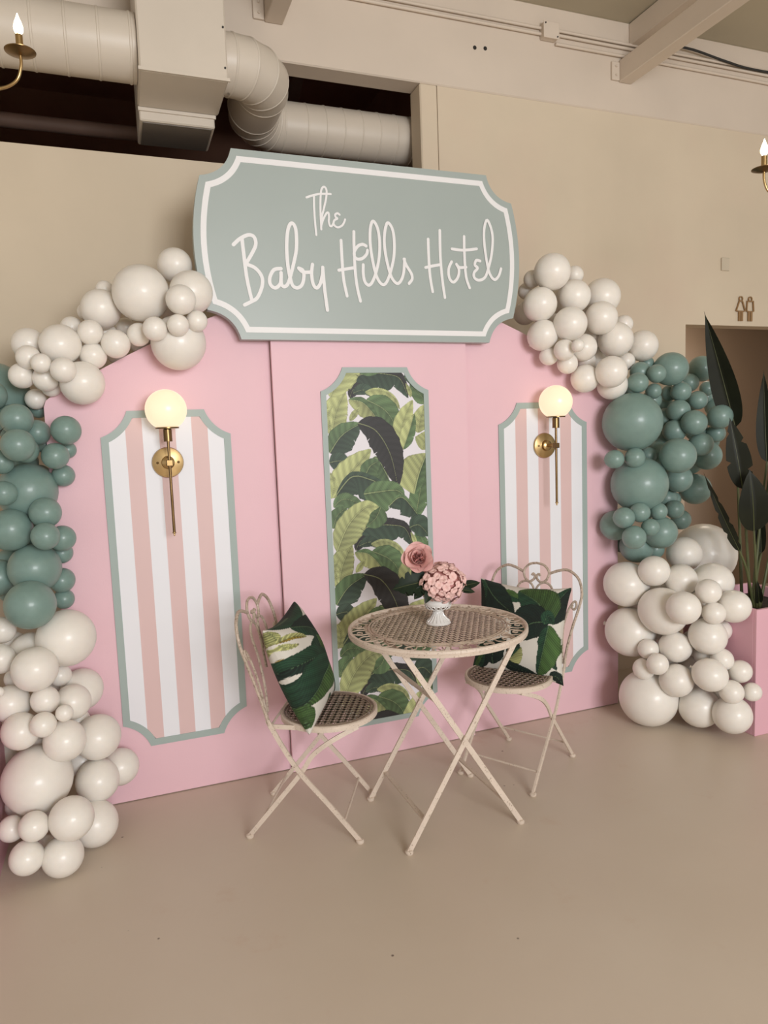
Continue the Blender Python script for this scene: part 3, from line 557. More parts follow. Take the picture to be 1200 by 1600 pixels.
BALLOONS = [('ul', -0.802, -0.005, 2.138, 0.0669, 0),
    ('ul', -0.938, -0.09, 2.01, 0.1044, 0),
    ('ul', -0.759, -0.126, 2.013, 0.0805, 0),
    ('ul', -0.808, -0.226, 1.965, 0.0538, 0),
    ('ul', -1.084, -0.005, 1.963, 0.0733, 0),
    ('ul', -1.138, 0.08, 1.968, 0.0338, 1),
    ('ul', -1.066, 0.08, 2.055, 0.0331, 1),
    ('ul', -1.126, -0.09, 1.863, 0.0456, 0),
    ('ul', -1.041, -0.09, 1.823, 0.0525, 0),
    ('ul', -1.123, -0.068, 1.781, 0.049, 0),
    ('ul', -0.957, -0.091, 1.858, 0.0428, 0),
    ('ul', -0.903, -0.192, 1.864, 0.0439, 0),
    ('ul', -0.823, -0.218, 1.875, 0.0393, 0),
    ('ul', -0.752, -0.189, 1.896, 0.0393, 0),
    ('ul', -0.815, -0.1, 1.828, 0.1031, 0),
    ('ul', -0.953, 0.064, 1.851, 0.0427, 0),
    ('ul', -1.042, 0.054, 1.806, 0.0384, 0),
    ('ul', -0.998, 0.109, 1.914, 0.0391, 1),
    ('ul', -1.23, -0.09, 1.818, 0.0725, 0),
    ('ul', -1.342, -0.005, 1.83, 0.0597, 0),
    ('ul', -1.337, -0.109, 1.77, 0.0423, 0),
    ('ul', -1.292, -0.175, 1.742, 0.0342, 0),
    ('ul', -1.222, -0.183, 1.718, 0.0437, 0),
    ('ul', -1.367, -0.069, 1.709, 0.0455, 0),
    ('ul', -1.287, -0.09, 1.697, 0.046, 0),
    ('ul', -1.166, -0.096, 1.679, 0.0786, 0),
    ('ul', -1.338, 0.038, 1.631, 0.0388, 1),
    ('ul', -1.277, -0.021, 1.671, 0.0352, 0),
    ('ul', -1.195, 0.08, 1.906, 0.042, 1),
    ('ul', -1.19, 0.08, 1.789, 0.0377, 1),
    ('ul', -1.074, 0.08, 1.888, 0.0431, 1),
    ('ul', -0.893, 0.118, 1.871, 0.0501, 1),
    ('ul', -0.832, 0.08, 1.994, 0.0446, 1),
    ('ul', -1.292, 0.08, 1.817, 0.0415, 1),
    ('lg', -1.498, 0.146, 1.645, 0.1374, 1),
    ('lg', -1.477, -0.03, 1.643, 0.0539, 0),
    ('lg', -1.391, -0.12, 1.551, 0.0556, 0),
    ('lg', -1.384, -0.21, 1.459, 0.0562, 0),
    ('lg', -1.369, -0.12, 1.44, 0.0433, 0),
    ('lg', -1.336, -0.044, 1.504, 0.0469, 0),
    ('lg', -1.233, -0.12, 1.508, 0.0522, 0),
    ('lg', -1.276, -0.119, 1.416, 0.0476, 0),
    ('lg', -1.238, -0.03, 1.436, 0.0311, 0),
    ('lg', -1.26, -0.04, 1.341, 0.0413, 0),
    ('lg', -1.385, -0.044, 1.289, 0.1052, 0),
    ('lg', -1.452, -0.12, 1.402, 0.0426, 0),
    ('lg', -1.447, -0.161, 1.293, 0.0433, 0),
    ('lg', -1.322, -0.15, 1.215, 0.0548, 0),
    ('lg', -1.441, -0.124, 1.159, 0.0755, 0),
    ('lg', -1.323, -0.21, 1.136, 0.0483, 0),
    ('lg', -1.275, -0.12, 1.114, 0.0472, 0),
    ('lg', -1.287, -0.038, 1.049, 0.0393, 0),
    ('lg', -1.376, -0.113, 1.011, 0.0907, 0),
    ('lg', -1.294, -0.049, 0.946, 0.0462, 0),
    ('lg', -1.294, -0.037, 0.872, 0.0383, 0),
    ('lg', -1.389, -0.223, 0.899, 0.0849, 0),
    ('lg', -1.507, -0.038, 0.976, 0.0686, 0),
    ('lg', -1.402, 0.05, 1.397, 0.055, 1),
    ('lg', -1.323, 0.069, 1.459, 0.0327, 1),
    ('lg', -1.354, 0.099, 1.336, 0.0473, 1),
    ('lg', -1.42, 0.013, 1.546, 0.067, 1),
    ('lg', -1.417, 0.06, 1.112, 0.0651, 1),
    ('lg', -1.481, 0.064, 1.013, 0.0553, 1),
    ('lg', -1.344, 0.053, 1.039, 0.0378, 1),
    ('lg', -1.478, 0.061, 0.913, 0.0555, 1),
    ('lg', -1.337, 0.091, 1.595, 0.0326, 1),
    ('lw', -1.287, -0.172, 0.753, 0.1033, 0),
    ('lw', -1.502, -0.105, 0.794, 0.0478, 0),
    ('lw', -1.417, -0.102, 0.697, 0.0732, 0),
    ('lw', -1.504, -0.19, 0.711, 0.0526, 0),
    ('lw', -1.386, -0.28, 0.683, 0.0772, 0),
    ('lw', -1.324, -0.116, 0.601, 0.0417, 0),
    ('lw', -1.255, -0.085, 0.525, 0.0776, 0),
    ('lw', -1.281, -0.21, 0.523, 0.0638, 0),
    ('lw', -1.363, -0.275, 0.566, 0.0484, 0),
    ('lw', -1.479, -0.22, 0.553, 0.065, 0),
    ('lw', -1.502, -0.275, 0.619, 0.0163, 0),
    ('lw', -1.298, -0.36, 0.538, 0.0289, 0),
    ('lw', -1.366, -0.36, 0.509, 0.0421, 0),
    ('lw', -1.445, -0.299, 0.477, 0.0634, 0),
    ('lw', -1.308, -0.319, 0.425, 0.0712, 0),
    ('lw', -1.208, -0.19, 0.368, 0.0822, 0),
    ('lw', -1.566, 0.005, 0.281, 0.0583, 0),
    ('lw', -1.408, -0.293, 0.291, 0.1169, 0),
    ('lw', -1.141, -0.1, 0.199, 0.0707, 0),
    ('lw', -1.22, -0.207, 0.21, 0.078, 0),
    ('lw', -1.296, -0.451, 0.203, 0.0725, 0),
    ('lw', -1.237, -0.276, 0.081, 0.0821, 0),
    ('lw', -1.411, -0.445, 0.199, 0.0484, 0),
    ('lw', -1.491, -0.361, 0.165, 0.0434, 0),
    ('lw', -1.441, -0.445, 0.096, 0.0548, 0),
    ('lw', -1.335, -0.432, 0.067, 0.0673, 0),
    ('lw', -1.481, -0.013, 0.711, 0.0497, 1),
    ('lw', -1.366, -0.02, 0.545, 0.0463, 1),
    ('lw', -1.281, -0.103, 0.407, 0.0504, 1),
    ('lw', -1.275, -0.105, 0.249, 0.055, 1),
    ('lw', -1.374, -0.189, 0.128, 0.0478, 1),
    ('lw', -1.492, -0.19, 0.165, 0.0423, 1),
    ('lw', -1.401, -0.282, 0.037, 0.0374, 1),
    ('lw', -1.41, -0.176, 0.368, 0.039, 1),
    ('lw', -1.561, 0.084, 0.343, 0.0555, 1),
    ('lw', -1.472, -0.105, 0.608, 0.0395, 1),
    ('ur', 0.865, -0.104, 2.167, 0.0834, 0),
    ('ur', 1.056, -0.005, 2.183, 0.0444, 0),
    ('ur', 0.825, -0.0, 2.156, 0.0408, 0),
    ('ur', 0.806, -0.09, 2.021, 0.0772, 0),
    ('ur', 0.993, -0.09, 2.065, 0.0766, 0),
    ('ur', 1.192, -0.039, 2.08, 0.0863, 0),
    ('ur', 0.909, -0.176, 1.923, 0.0762, 0),
    ('ur', 1.118, -0.125, 1.962, 0.0771, 0),
    ('ur', 0.816, -0.094, 1.882, 0.0692, 0),
    ('ur', 1.223, -0.099, 1.866, 0.0832, 0),
    ('ur', 1.454, -0.016, 1.851, 0.0774, 0),
    ('ur', 0.851, -0.089, 1.788, 0.0423, 0),
    ('ur', 0.877, -0.175, 1.805, 0.0483, 0),
    ('ur', 0.889, -0.26, 1.814, 0.0277, 0),
    ('ur', 1.041, -0.09, 1.829, 0.0648, 0),
    ('ur', 0.952, -0.09, 1.754, 0.0485, 0),
    ('ur', 1.053, -0.086, 1.684, 0.067, 0),
    ('ur', 1.125, -0.189, 1.705, 0.0739, 0),
    ('ur', 1.21, -0.09, 1.653, 0.0723, 0),
    ('ur', 1.36, -0.005, 1.774, 0.0449, 0),
    ('ur', 1.345, -0.005, 1.956, 0.046, 0),
    ('ur', 1.229, 0.066, 1.813, 0.0626, 1),
    ('ur', 0.84, 0.08, 2.117, 0.0389, 1),
    ('ur', 0.831, 0.08, 2.011, 0.0543, 1),
    ('ur', 1.014, 0.08, 2.083, 0.067, 1),
    ('ur', 1.206, 0.096, 2.048, 0.0684, 1),
    ('ur', 0.947, -0.005, 1.939, 0.0596, 1),
    ('ur', 1.172, 0.015, 1.9, 0.0611, 1),
    ('ur', 1.317, 0.129, 1.821, 0.0577, 1),
    ('ur', 1.13, 0.011, 1.775, 0.0491, 1),
    ('rg', 1.585, -0.07, 1.73, 0.0834, 0),
    ('rg', 1.868, 0.015, 1.74, 0.0676, 0),
    ('rg', 1.786, 0.015, 1.667, 0.0482, 0),
    ('rg', 1.971, 0.078, 1.64, 0.0397, 1),
    ('rg', 2.002, 0.117, 1.597, 0.0336, 1),
    ('rg', 1.42, -0.155, 1.699, 0.0448, 0),
    ('rg', 1.393, -0.07, 1.716, 0.0489, 0),
    ('rg', 1.506, 0.016, 1.767, 0.0378, 0),
    ('rg', 1.307, -0.155, 1.656, 0.0487, 0),
    ('rg', 1.476, -0.07, 1.62, 0.0386, 0),
    ('rg', 1.655, 0.015, 1.615, 0.0416, 0),
    ('rg', 1.651, -0.07, 1.616, 0.0499, 0),
    ('rg', 1.758, -0.073, 1.57, 0.0478, 0),
    ('rg', 1.289, -0.137, 1.469, 0.1416, 0),
    ('rg', 1.626, -0.08, 1.519, 0.0562, 0),
    ('rg', 1.641, -0.17, 1.455, 0.0625, 0),
    ('rg', 1.824, -0.155, 1.482, 0.0618, 0),
    ('rg', 1.887, -0.07, 1.397, 0.0479, 0),
    ('rg', 2.054, 0.1, 1.539, 0.0538, 1),
    ('rg', 1.606, -0.075, 1.417, 0.058, 0),
    ('rg', 1.7, -0.155, 1.346, 0.0587, 0),
    ('rg', 1.807, -0.091, 1.283, 0.073, 0),
    ('rg', 1.474, -0.24, 1.299, 0.0848, 0),
    ('rg', 1.515, -0.054, 1.312, 0.0567, 0),
    ('rg', 1.261, -0.189, 1.298, 0.0483, 0),
    ('rg', 1.168, -0.155, 1.294, 0.0449, 0),
    ('rg', 1.336, -0.132, 1.162, 0.1364, 0),
    ('rg', 1.631, -0.077, 1.172, 0.0697, 0),
    ('rg', 1.831, 0.015, 1.102, 0.0824, 0),
    ('rg', 1.269, -0.215, 1.035, 0.0478, 0),
    ('rg', 1.386, -0.209, 1.031, 0.0422, 0),
    ('rg', 1.609, -0.075, 1.014, 0.0477, 0),
    ('rg', 1.703, 0.036, 1.054, 0.0396, 0),
    ('rg', 1.736, 0.015, 0.943, 0.0527, 0),
    ('rg', 1.185, -0.203, 1.014, 0.0507, 0),
    ('rg', 1.236, -0.073, 0.96, 0.0748, 0),
    ('rg', 1.21, -0.244, 0.922, 0.0562, 0),
    ('rg', 1.297, -0.254, 0.964, 0.0424, 0),
    ('rg', 1.406, -0.201, 0.925, 0.0789, 0),
    ('rg', 1.36, -0.085, 0.847, 0.0848, 0),
    ('rg', 1.686, 0.1, 1.533, 0.0659, 1),
    ('rg', 1.64, 0.015, 1.363, 0.0646, 1),
    ('rg', 1.643, 0.037, 1.211, 0.0654, 1),
    ('rg', 1.43, -0.082, 1.299, 0.0436, 1),
    ('rg', 1.622, 0.004, 1.068, 0.0585, 1),
    ('rg', 1.482, -0.07, 0.817, 0.0509, 1),
    ('rg', 1.368, 0.037, 0.847, 0.0521, 1),
    ('rg', 1.779, 0.015, 1.56, 0.0517, 1),
    ('rg', 1.837, 0.015, 1.417, 0.0587, 1),
    ('rg', 1.539, 0.015, 1.581, 0.0509, 1),
    ('rg', 1.808, 0.029, 1.248, 0.0658, 1),
    ('rg', 1.441, -0.07, 1.029, 0.0505, 1),
    ('rg', 1.63, 0.015, 1.48, 0.0579, 1),
    ('rg', 1.405, 0.015, 1.648, 0.0441, 1),
    ('rg', 1.934, 0.015, 1.352, 0.046, 1),
    ('rw', 1.913, 0.031, 0.737, 0.1678, 1),
    ('rw', 1.612, -0.14, 0.79, 0.0879, 0),
    ('rw', 1.31, -0.265, 0.753, 0.0728, 0),
    ('rw', 1.255, -0.134, 0.67, 0.1111, 0),
    ('rw', 1.425, -0.317, 0.706, 0.0766, 0),
    ('rw', 1.579, -0.358, 0.685, 0.094, 0),
    ('rw', 1.416, -0.496, 0.685, 0.0564, 0),
    ('rw', 1.53, -0.531, 0.609, 0.0748, 0),
    ('rw', 1.31, -0.326, 0.569, 0.1111, 0),
    ('rw', 1.285, -0.483, 0.621, 0.0748, 0),
    ('rw', 1.419, -0.526, 0.59, 0.051, 0),
    ('rw', 1.26, -0.161, 0.435, 0.1228, 0),
    ('rw', 1.43, -0.481, 0.47, 0.0841, 0),
    ('rw', 1.338, -0.376, 0.403, 0.0722, 0),
    ('rw', 1.237, -0.31, 0.39, 0.0483, 0),
    ('rw', 1.211, -0.31, 0.297, 0.0512, 0),
    ('rw', 1.215, -0.397, 0.345, 0.0498, 0),
    ('rw', 1.306, -0.419, 0.259, 0.0768, 0),
    ('rw', 1.267, -0.279, 0.135, 0.1365, 0),
    ('rw', 1.373, -0.553, 0.316, 0.0737, 0),
    ('rw', 1.495, -0.426, 0.36, 0.0718, 0),
    ('rw', 1.528, -0.574, 0.315, 0.051, 0),
    ('rw', 1.442, -0.609, 0.244, 0.0525, 0),
    ('rw', 1.56, -0.613, 0.226, 0.042, 0),
    ('rw', 1.426, -0.439, 0.116, 0.094, 0),
    ('rw', 1.467, -0.591, 0.126, 0.0841, 0),
    ('rw', 1.542, -0.257, 0.264, 0.0608, 0),
    ('rw', 1.507, -0.136, 0.352, 0.0755, 1),
    ('rw', 1.534, -0.141, 0.584, 0.069, 1),
    ('rw', 1.536, -0.292, 0.372, 0.0661, 1),
    ('rw', 1.482, -0.373, 0.589, 0.0641, 1),
    ('rw', 1.411, -0.233, 0.243, 0.0668, 1),
    ('rw', 1.524, -0.286, 0.143, 0.0663, 1),
    ('rw', 1.546, -0.444, 0.169, 0.0574, 1),
    ('rw', 1.468, -0.528, 0.368, 0.0499, 1),
    ('rw', 1.42, -0.086, 0.519, 0.0697, 1),
    ('rw', 1.521, -0.017, 0.561, 0.0715, 1),
    ('rw', 1.426, -0.172, 0.438, 0.0619, 1),
    ('rw', 1.552, -0.434, 0.47, 0.0517, 1)]
CHL, CHLA = (-1.236, -0.678, 2.527), -0.36
CHR, CHRA = (1.101, -1.035, 2.309), 2.781
L1B, L1T = (1.88, -0.2, 1.424), (1.668, -0.2, 1.996)
def grid_mesh(name, V, nx, ny, mat, flip=False, smooth=True):
    i, j = np.meshgrid(np.arange(nx-1), np.arange(ny-1), indexing='ij')
    a = (i*ny+j).ravel(); q = np.c_[a, a+ny, a+ny+1, a+1]
    if flip: q = q[:, ::-1]
    me = bpy.data.meshes.new(name)
    me.vertices.add(len(V)); me.vertices.foreach_set('co', np.asarray(V, np.float32).ravel())
    me.loops.add(q.size); me.loops.foreach_set('vertex_index', q.ravel().astype(np.int32))
    me.polygons.add(len(q)); me.polygons.foreach_set('loop_start', (np.arange(len(q))*4).astype(np.int32))
    me.polygons.foreach_set('loop_total', np.full(len(q), 4, np.int32))
    if smooth: me.polygons.foreach_set('use_smooth', np.ones(len(q), bool))
    me.materials.append(MT[mat]); me.update(calc_edges=True); me.validate()
    return me
w, z0, z1, a, bo = .4969, .1525, 1.742, .100, .0235
t = thing('leaf_panel', 'tall notched panel papered with green banana leaves behind the table', 'panel', (.0035, 0, 0))
MB().ring_xz(notched(w, z0, z1, a), notched(w, z0, z1, a, bo), -.042, -.0357).build('border', 'sage_trim', t)
nx, ny = 250, 830
xs = np.linspace(-w/2+bo, w/2-bo, nx); V = np.zeros((nx, ny, 3))
for k, x in enumerate(xs):
    lo, hi = edge_z(x, w, z0, z1, a, bo); V[k, :, 0] = x; V[k, :, 2] = np.linspace(lo, hi, ny)
V[:, :, 1] = -.0395
V = V.reshape(-1, 3)
PER = .662
leaves = []
for k in (2, 1, 0, -1):
    leaves += [([(x, z-k*PER) for x, z in p], hl, hr, cc) for p, hl, hr, cc in PLEAVES]
# paint in an order that keeps each repeat's own layering
me = grid_mesh('leaf_print', V, nx, ny, 'paper_print', smooth=False)
set_colors(me, paint(V[:, 0]+.0035, V[:, 2], leaves, PAL, (226, 222, 228), .0080, .50, (160, 168, 118), grow=1.38))
link('leaf_print', me, t, label='printed banana leaves in light and dark green')

# sign ---------------------------------------------------------------
def bez(a, c, b_, n): return [((1-t)**2*a[0]+2*t*(1-t)*c[0]+t*t*b_[0], (1-t)**2*a[1]+2*t*(1-t)*c[1]+t*t*b_[1]) for t in [k/n for k in range(n)]]
zt, zb, zc = 2.574, 1.848, 2.211
q = [(.558, zt-zc), (.683, 2.463-zc)]
half = bez(q[0], (.582, 2.478-zc), q[1], 10)+bez(q[1], (.757, 0), (q[1][0], -q[1][1]), 16)+bez((q[1][0], -q[1][1]), (.582, -(2.478-zc)), (q[0][0], -q[0][1]), 10)+[(q[0][0], -q[0][1])]
outl = half+[(-x, -z) for x, z in half]   # clockwise from top right, seen from the front
outl = outl[::-1]
def sign_ring(d, n=14):
    """the sign outline inset by d: each side offset, cut at its neighbours and resampled"""
    c1, c2, side = [], [], []
    tr = bez(q[0], (.582, 2.478-zc), q[1], 40)+[q[1]]; sd_ = bez(q[1], (.757, 0), (q[1][0], -q[1][1]), 40)+[(q[1][0], -q[1][1])]
    br = [(x, -z) for x, z in tr[::-1]]
    curves = [tr, sd_, br, [(.558-1.116*k/40, zb-zc) for k in range(41)]]
    curves += [[(-x, -z) for x, z in c] for c in curves[:3]]+[[(-.558+1.116*k/40, zt-zc) for k in range(41)]]
    off = []
    for c in curves:
        P = [Vector(p) for p in c]; o_ = []
        P = [P[0]+(P[0]-P[1]).normalized()*.06]+P+[P[-1]+(P[-1]-P[-2]).normalized()*.06]
        for i in range(len(P)):
            tg = (P[min(i+1, len(P)-1)]-P[max(i-1, 0)]).normalized(); o_.append(P[i]+Vector((tg.y, -tg.x))*d)
        off.append(o_)
    def cut(A, B_):
        for i in range(len(A)-1, 0, -1):
            for j in range(len(B_)-1):
                p, r_ = A[i-1], A[i]-A[i-1]; k, s_ = B_[j], B_[j+1]-B_[j]
                den = r_.x*s_.y-r_.y*s_.x
                if abs(den) < 1e-12: continue
                t1 = ((k-p).x*s_.y-(k-p).y*s_.x)/den; t2 = ((k-p).x*r_.y-(k-p).y*r_.x)/den
                if 0 <= t1 <= 1 and 0 <= t2 <= 1: return i, j, p+r_*t1
        return len(A)-2, 1, A[-2]
    m = len(off); cuts = [cut(off[i], off[(i+1) % m]) for i in range(m)]
    out = []
    for i in range(m):
        i1, _, pe = cuts[i]; _, j0, ps = cuts[i-1]
        seg = [ps]+off[i][j0+1:i1]+[pe]
        L_ = [0]
        for a_, b_ in zip(seg[:-1], seg[1:]): L_.append(L_[-1]+(b_-a_).length)
        for k in range(n):
            x_ = L_[-1]*k/n
            out.append((float(np.interp(x_, L_, [p.x for p in seg])), float(np.interp(x_, L_, [p.y for p in seg]))))
    return out[::-1]
SX = -.012
t = thing('hotel_sign', 'large grey green sign with white script lettering above the leaf panel', 'sign', (SX, -.0360, 1.848))
dz = zc-1.848
o2 = [(x, z+dz) for x, z in outl]
MB().prism_xz(o2, -.040, -.0005).build('board', 'sage_board', t)
up_ = lambda P_: [(x, z+dz) for x, z in P_]
MB().ring_xz(up_(sign_ring(.027)), up_(sign_ring(.049)), -.0415, -.0401).build('border', 'white_vinyl', t, label='white border line')
for nm, wd, strokes in WORDS:
    m = MB()
    for si, st in enumerate(strokes):
        m.ribbon([(x-SX, z-1.848) for x, z in st], wd, -.0418-.0002*si, .0016, 6)
    m.build('lettering', 'white_vinyl', t, label='white script word reading %s' % nm)

# sconces --------------------------------------------------------------
def sconce(x, label):
    t = thing('wall_sconce', label, 'lamp', (x, -.0065, 1.372), group='globe wall sconces')
    p = MB().lathe([(.060, 0), (.061, -.004), (.058, -.010), (.050, -.012), (.026, -.016), (.024, -.030), (.018, -.034), (.004, -.036)], 36, axis='y').build('backplate', 'brass', t, True)
    s_ = MB()
    for dx in (-.040, .040): s_.lathe([(.005, -.011), (.005, -.016), (.002, -.018)], 10, (dx, 0, 0), 'y')
    s_.build('screw', 'darkbrass', p, True)
    MB().lathe([(.009, -.030), (.009, -.088)], 14, axis='y').build('arm', 'brass', t, True)
    MB().bbox(-.012, .012, -.112, -.088, -.012, .012, .002).build('joint', 'darkbrass', t)
    MB().lathe([(.0055, -.272), (.0055, .102)], 14, (0, -.100, 0)).build('rod', 'darkbrass', t, True)
    MB().lathe([(.002, -.284), (.004, -.281), (.003, -.276), (.0075, -.273), (.0075, -.269)], 12, (0, -.100, 0)).build('finial', 'brass', t, True)
    MB().lathe([(.017, .082), (.0165, .086), (.0165, .128), (.013, .130)], 20, (0, -.100, 0)).build('socket', 'darkbrass', t, True)
    MB().lathe([(.020, .1305), (.044, .1315), (.044, .1365), (.020, .1375)], 32, (0, -.100, 0)).build('collar', 'darkbrass', t, True)
    pr = []; r = .0775; c = .203
    for k in range(25):
        a = R(-58+148*k/24); pr.append((max(.0005, r*math.cos(a)), c+r*math.sin(a)))
    MB().lathe(pr, 40, (0, -.100, 0)).build('globe', 'globe', t, True, label='lit opal glass globe')
sconce(-.8785, 'brass sconce with lit white globe on the left striped panel')
sconce(.873, 'brass sconce with lit white globe on the right striped panel')

# ------------------------------------------------------------------ table
t = thing('bistro_table', 'round cream metal folding table with pierced lattice top', 'table', (.010, -.592, 0))
TT = .733
def put_rim(mb, r0, zt, zb):
    mb.lathe([(r0-.010, zt), (r0-.004, zt+.003), (r0+.001, zt), (r0+.002, (zt+zb)/2+.002), (r0-.001, (zt+zb)/2), (r0+.002, (zt+zb)/2-.003), (r0, zb), (r0-.006, zb-.001), (r0-.010, zb+.002), (r0-.010, zt)], 72, cap=False)
rm = MB(); put_rim(rm, .333, TT, TT-.022); rm.build('rim', 'cream', t, True)
lt = MB(); p = .0235
p = .0245
for i in range(-13, 14):
    for j in range(-14, 15):
        x, y = (i+.5*(j % 2))*p, j*p*.866
        if math.hypot(x, y) < .238:
            lt.flat_ring(x, y, TT-.001, p*.60, .0052, .0025, 12)
            lt.lathe([(.0045, TT-.0015), (.0045, TT-.0035)], 6, (x, y, 0))
lt.build('lattice', 'tabletop', t)
ir = MB()
for rr_ in (.246, .257): ir.lathe([(rr_-.004, TT), (rr_, TT+.003), (rr_+.004, TT), (rr_, TT-.004), (rr_-.004, TT)], 64, cap=False)
ir.build('inner_ring', 'tabletop', t, True)
for k in range(20):
    m = MB(); a0 = 2*math.pi*k/20
    def pol(r_, a): return (r_*math.cos(a), r_*math.sin(a), TT-.003)
    m.tube(catmull([pol(.258, a0), pol(.275, a0+.05), pol(.298, a0+.03), pol(.326, a0+.10)], 5), .0022, 5)
    m.tube(catmull([pol(.258, a0+.02), pol(.272, a0-.06), pol(.298, a0-.05), pol(.326, a0-.12)], 5), .0022, 5)
    m.tube(catmull([pol(.326, a0+.20), pol(.305, a0+.23), pol(.288, a0+.20), pol(.287, a0+.15), pol(.299, a0+.135), pol(.304, a0+.165)], 4), .0022, 5)
    m.tube(catmull([pol(.260, a0+.24), pol(.272, a0+.17), pol(.268, a0+.11), pol(.260, a0+.06)], 4), .0022, 5)
    m.build('scroll', 'tabletop', t, True)
def foot(leg, x, y, r=.015):
    MB().lathe([(r*.85, 0), (r, .003), (r, .009), (r*.7, .013)], 14, (x, y, 0)).build('foot', 'cream', leg, True)
LEGT = .708
for sy, yy in ((-1, -.200), (1, .200)):
    for sx in (1, -1):
        y = yy+(-.006 if sx > 0 else .006)
        leg = MB().bar([(-sx*.226, y, .008), (sx*.218, y, LEGT)], .0195, .007, (0, 1, 0)).build('leg', 'cream', t)
        foot(leg, -sx*.226, y)
    MB().lathe([(.007, yy-.012), (.007, yy+.012)], 12, (-.003, 0, .357), 'y').build('rivet', 'cream', t, True)
def zx(z): return -.226+.444*z/LEGT
for z, sx in ((.105, 1), (.105, -1), (.52, -1)):
    x = sx*zx(z)
    ey = .196 if sx > 0 else .188
    MB().bar([(x, -ey, z), (x, ey, z)], .016, .006, (0, 0, 1)).build('stretcher', 'cream', t)
for sx in (1, -1):
    MB().bar([(sx*.212, -.205, LEGT-.004), (sx*.212, .205, LEGT-.004)], .018, .006, (0, 0, 1)).build('support_bar', 'cream', t)

# ------------------------------------------------------------------ chairs
def chair(label, loc, ang):
    t = thing('bistro_chair', label, 'chair', loc, ang, 'folding metal bistro chairs')
    BF = lambda z: -.112-.235*(z-.45)
    for s in (-1, 1):
        S1, S2 = s*.168, s*.158
        P = catmull([(.205, S1, .008), (.10, S1, .137), (0, S1, .254), (-.061, S1, .352), (-.112, S1, .45)], 4)
        leg = MB().bar(P, .0165, .007, (0, 1, 0)).build('front_leg', 'cream', t); foot(leg, .205, S1)
        P = catmull([(-.205, S2, .008), (-.1, S2, .132), (0, S2, .252), (.045, S2, .318), (.115, S2*.99, .372), (.207, S2*.80, .414)], 4)
        leg = MB().bar(P, .0165, .007, (0, 1, 0)).build('rear_leg', 'cream', t); foot(leg, -.205, S2)
        MB().lathe([(.006, S1-.006), (.006, S1+.006)], 10, (0, 0, .254), 'y').build('rivet', 'cream', t, True)
        MB().bar([(-.112, S2, .424), (.02, s*.150, .416)], .017, .005, (0, 1, 0)).build('side_rail', 'cream', t)
        up = [(S1, .43), (s*.170, .50), (s*.188, .60), (s*.208, .68), (s*.218, .745), (s*.198, .806), (s*.150, .838), (s*.105, .833), (s*.064, .817)]
        MB().tube(catmull([(BF(z), y, z) for y, z in up], 6), .0062, 8).build('upright', 'rod', t, True)
        sc_ = [(s*.160, .45), (s*.150, .52), (s*.148, .60), (s*.160, .66), (s*.178, .70), (s*.192, .712), (s*.199, .695), (s*.190, .678), (s*.179, .686), (s*.182, .697)]
        MB().tube(catmull([(BF(z), y, z) for y, z in sc_], 5), .0048, 7).build('side_scroll', 'rod', t, True)
        rg = [(0, .858), (s*.036, .850), (s*.060, .822), (s*.052, .790), (s*.030, .776), (s*.009, .787), (s*.005, .803), (s*.014, .811), (s*.020, .803)]
        MB().tube(catmull([(BF(z), y, z) for y, z in rg], 5), .0055, 7).build('crown_ring', 'rod', t, True)
        ar = [(s*.030, .60), (s*.010, .68), (s*.004, .735), (s*.018, .765), (s*.046, .777), (s*.076, .762), (s*.088, .725), (s*.080, .66), (s*.095, .56), (s*.140, .47)]
        MB().tube(catmull([(BF(z), y, z) for y, z in ar], 5), .0050, 7).build('back_arch', 'rod', t, True)
    rmm = MB(); r0 = .181
    rmm.lathe([(r0-.012, .431), (r0-.004, .433), (r0+.001, .430), (r0+.001, .412), (r0-.004, .410), (r0-.006, .426), (r0-.012, .428), (r0-.012, .431)], 56, (.078, 0, 0), cap=False)
    seat = rmm.build('seat', 'cream', t, True)
    lt = MB(); p = .0235
    for i in range(-9, 10):
        for j in range(-9, 10):
            x, y = i*p, j*p
            if math.hypot(x, y) < .160: lt.flat_ring(.078+x, y, .431, p*.64, .0056, .0022, 10)
    for i in range(-7, 8):
        xx = i*p; ll = math.sqrt(.173**2-xx*xx)
        lt.box(.078+xx-.0018, .078+xx+.0018, -ll, ll, .427, .4295); lt.box(.078-ll, .078+ll, xx-.0018, xx+.0018, .427, .4295)
    for rr_ in (.168, .158):
        lt.lathe([(rr_-.004, .4305), (rr_, .4335), (rr_+.004, .4305), (rr_, .427), (rr_-.004, .4305)], 48, (.078, 0, 0), cap=False)
    lt.build('seat_lattice', 'seat', seat)
    MB().tube([(.150, -.166, .075), (.150, .166, .075)], .0045, 8).build('stretcher', 'cream', t, True)
    MB().tube([(-.146, -.156, .085), (-.146, .156, .085)], .0045, 8).build('stretcher', 'cream', t, True)
    MB().tube([(-.100, -.166, .43), (-.100, .166, .43)], .0045, 8).build('back_bar', 'cream', t, True)
    MB().bar([(.200, -.128, .408), (.200, .128, .408)], .016, .005, (0, 0, 1)).build('front_bar', 'cream', t)
chair('cream metal folding chair left of the table, seen from its side', (-.4545, -.420, 0), math.atan2(-.463, .886))
chair('cream metal folding chair right of the table, facing the camera', (.473, -.384, 0), math.atan2(-.52, -.854))

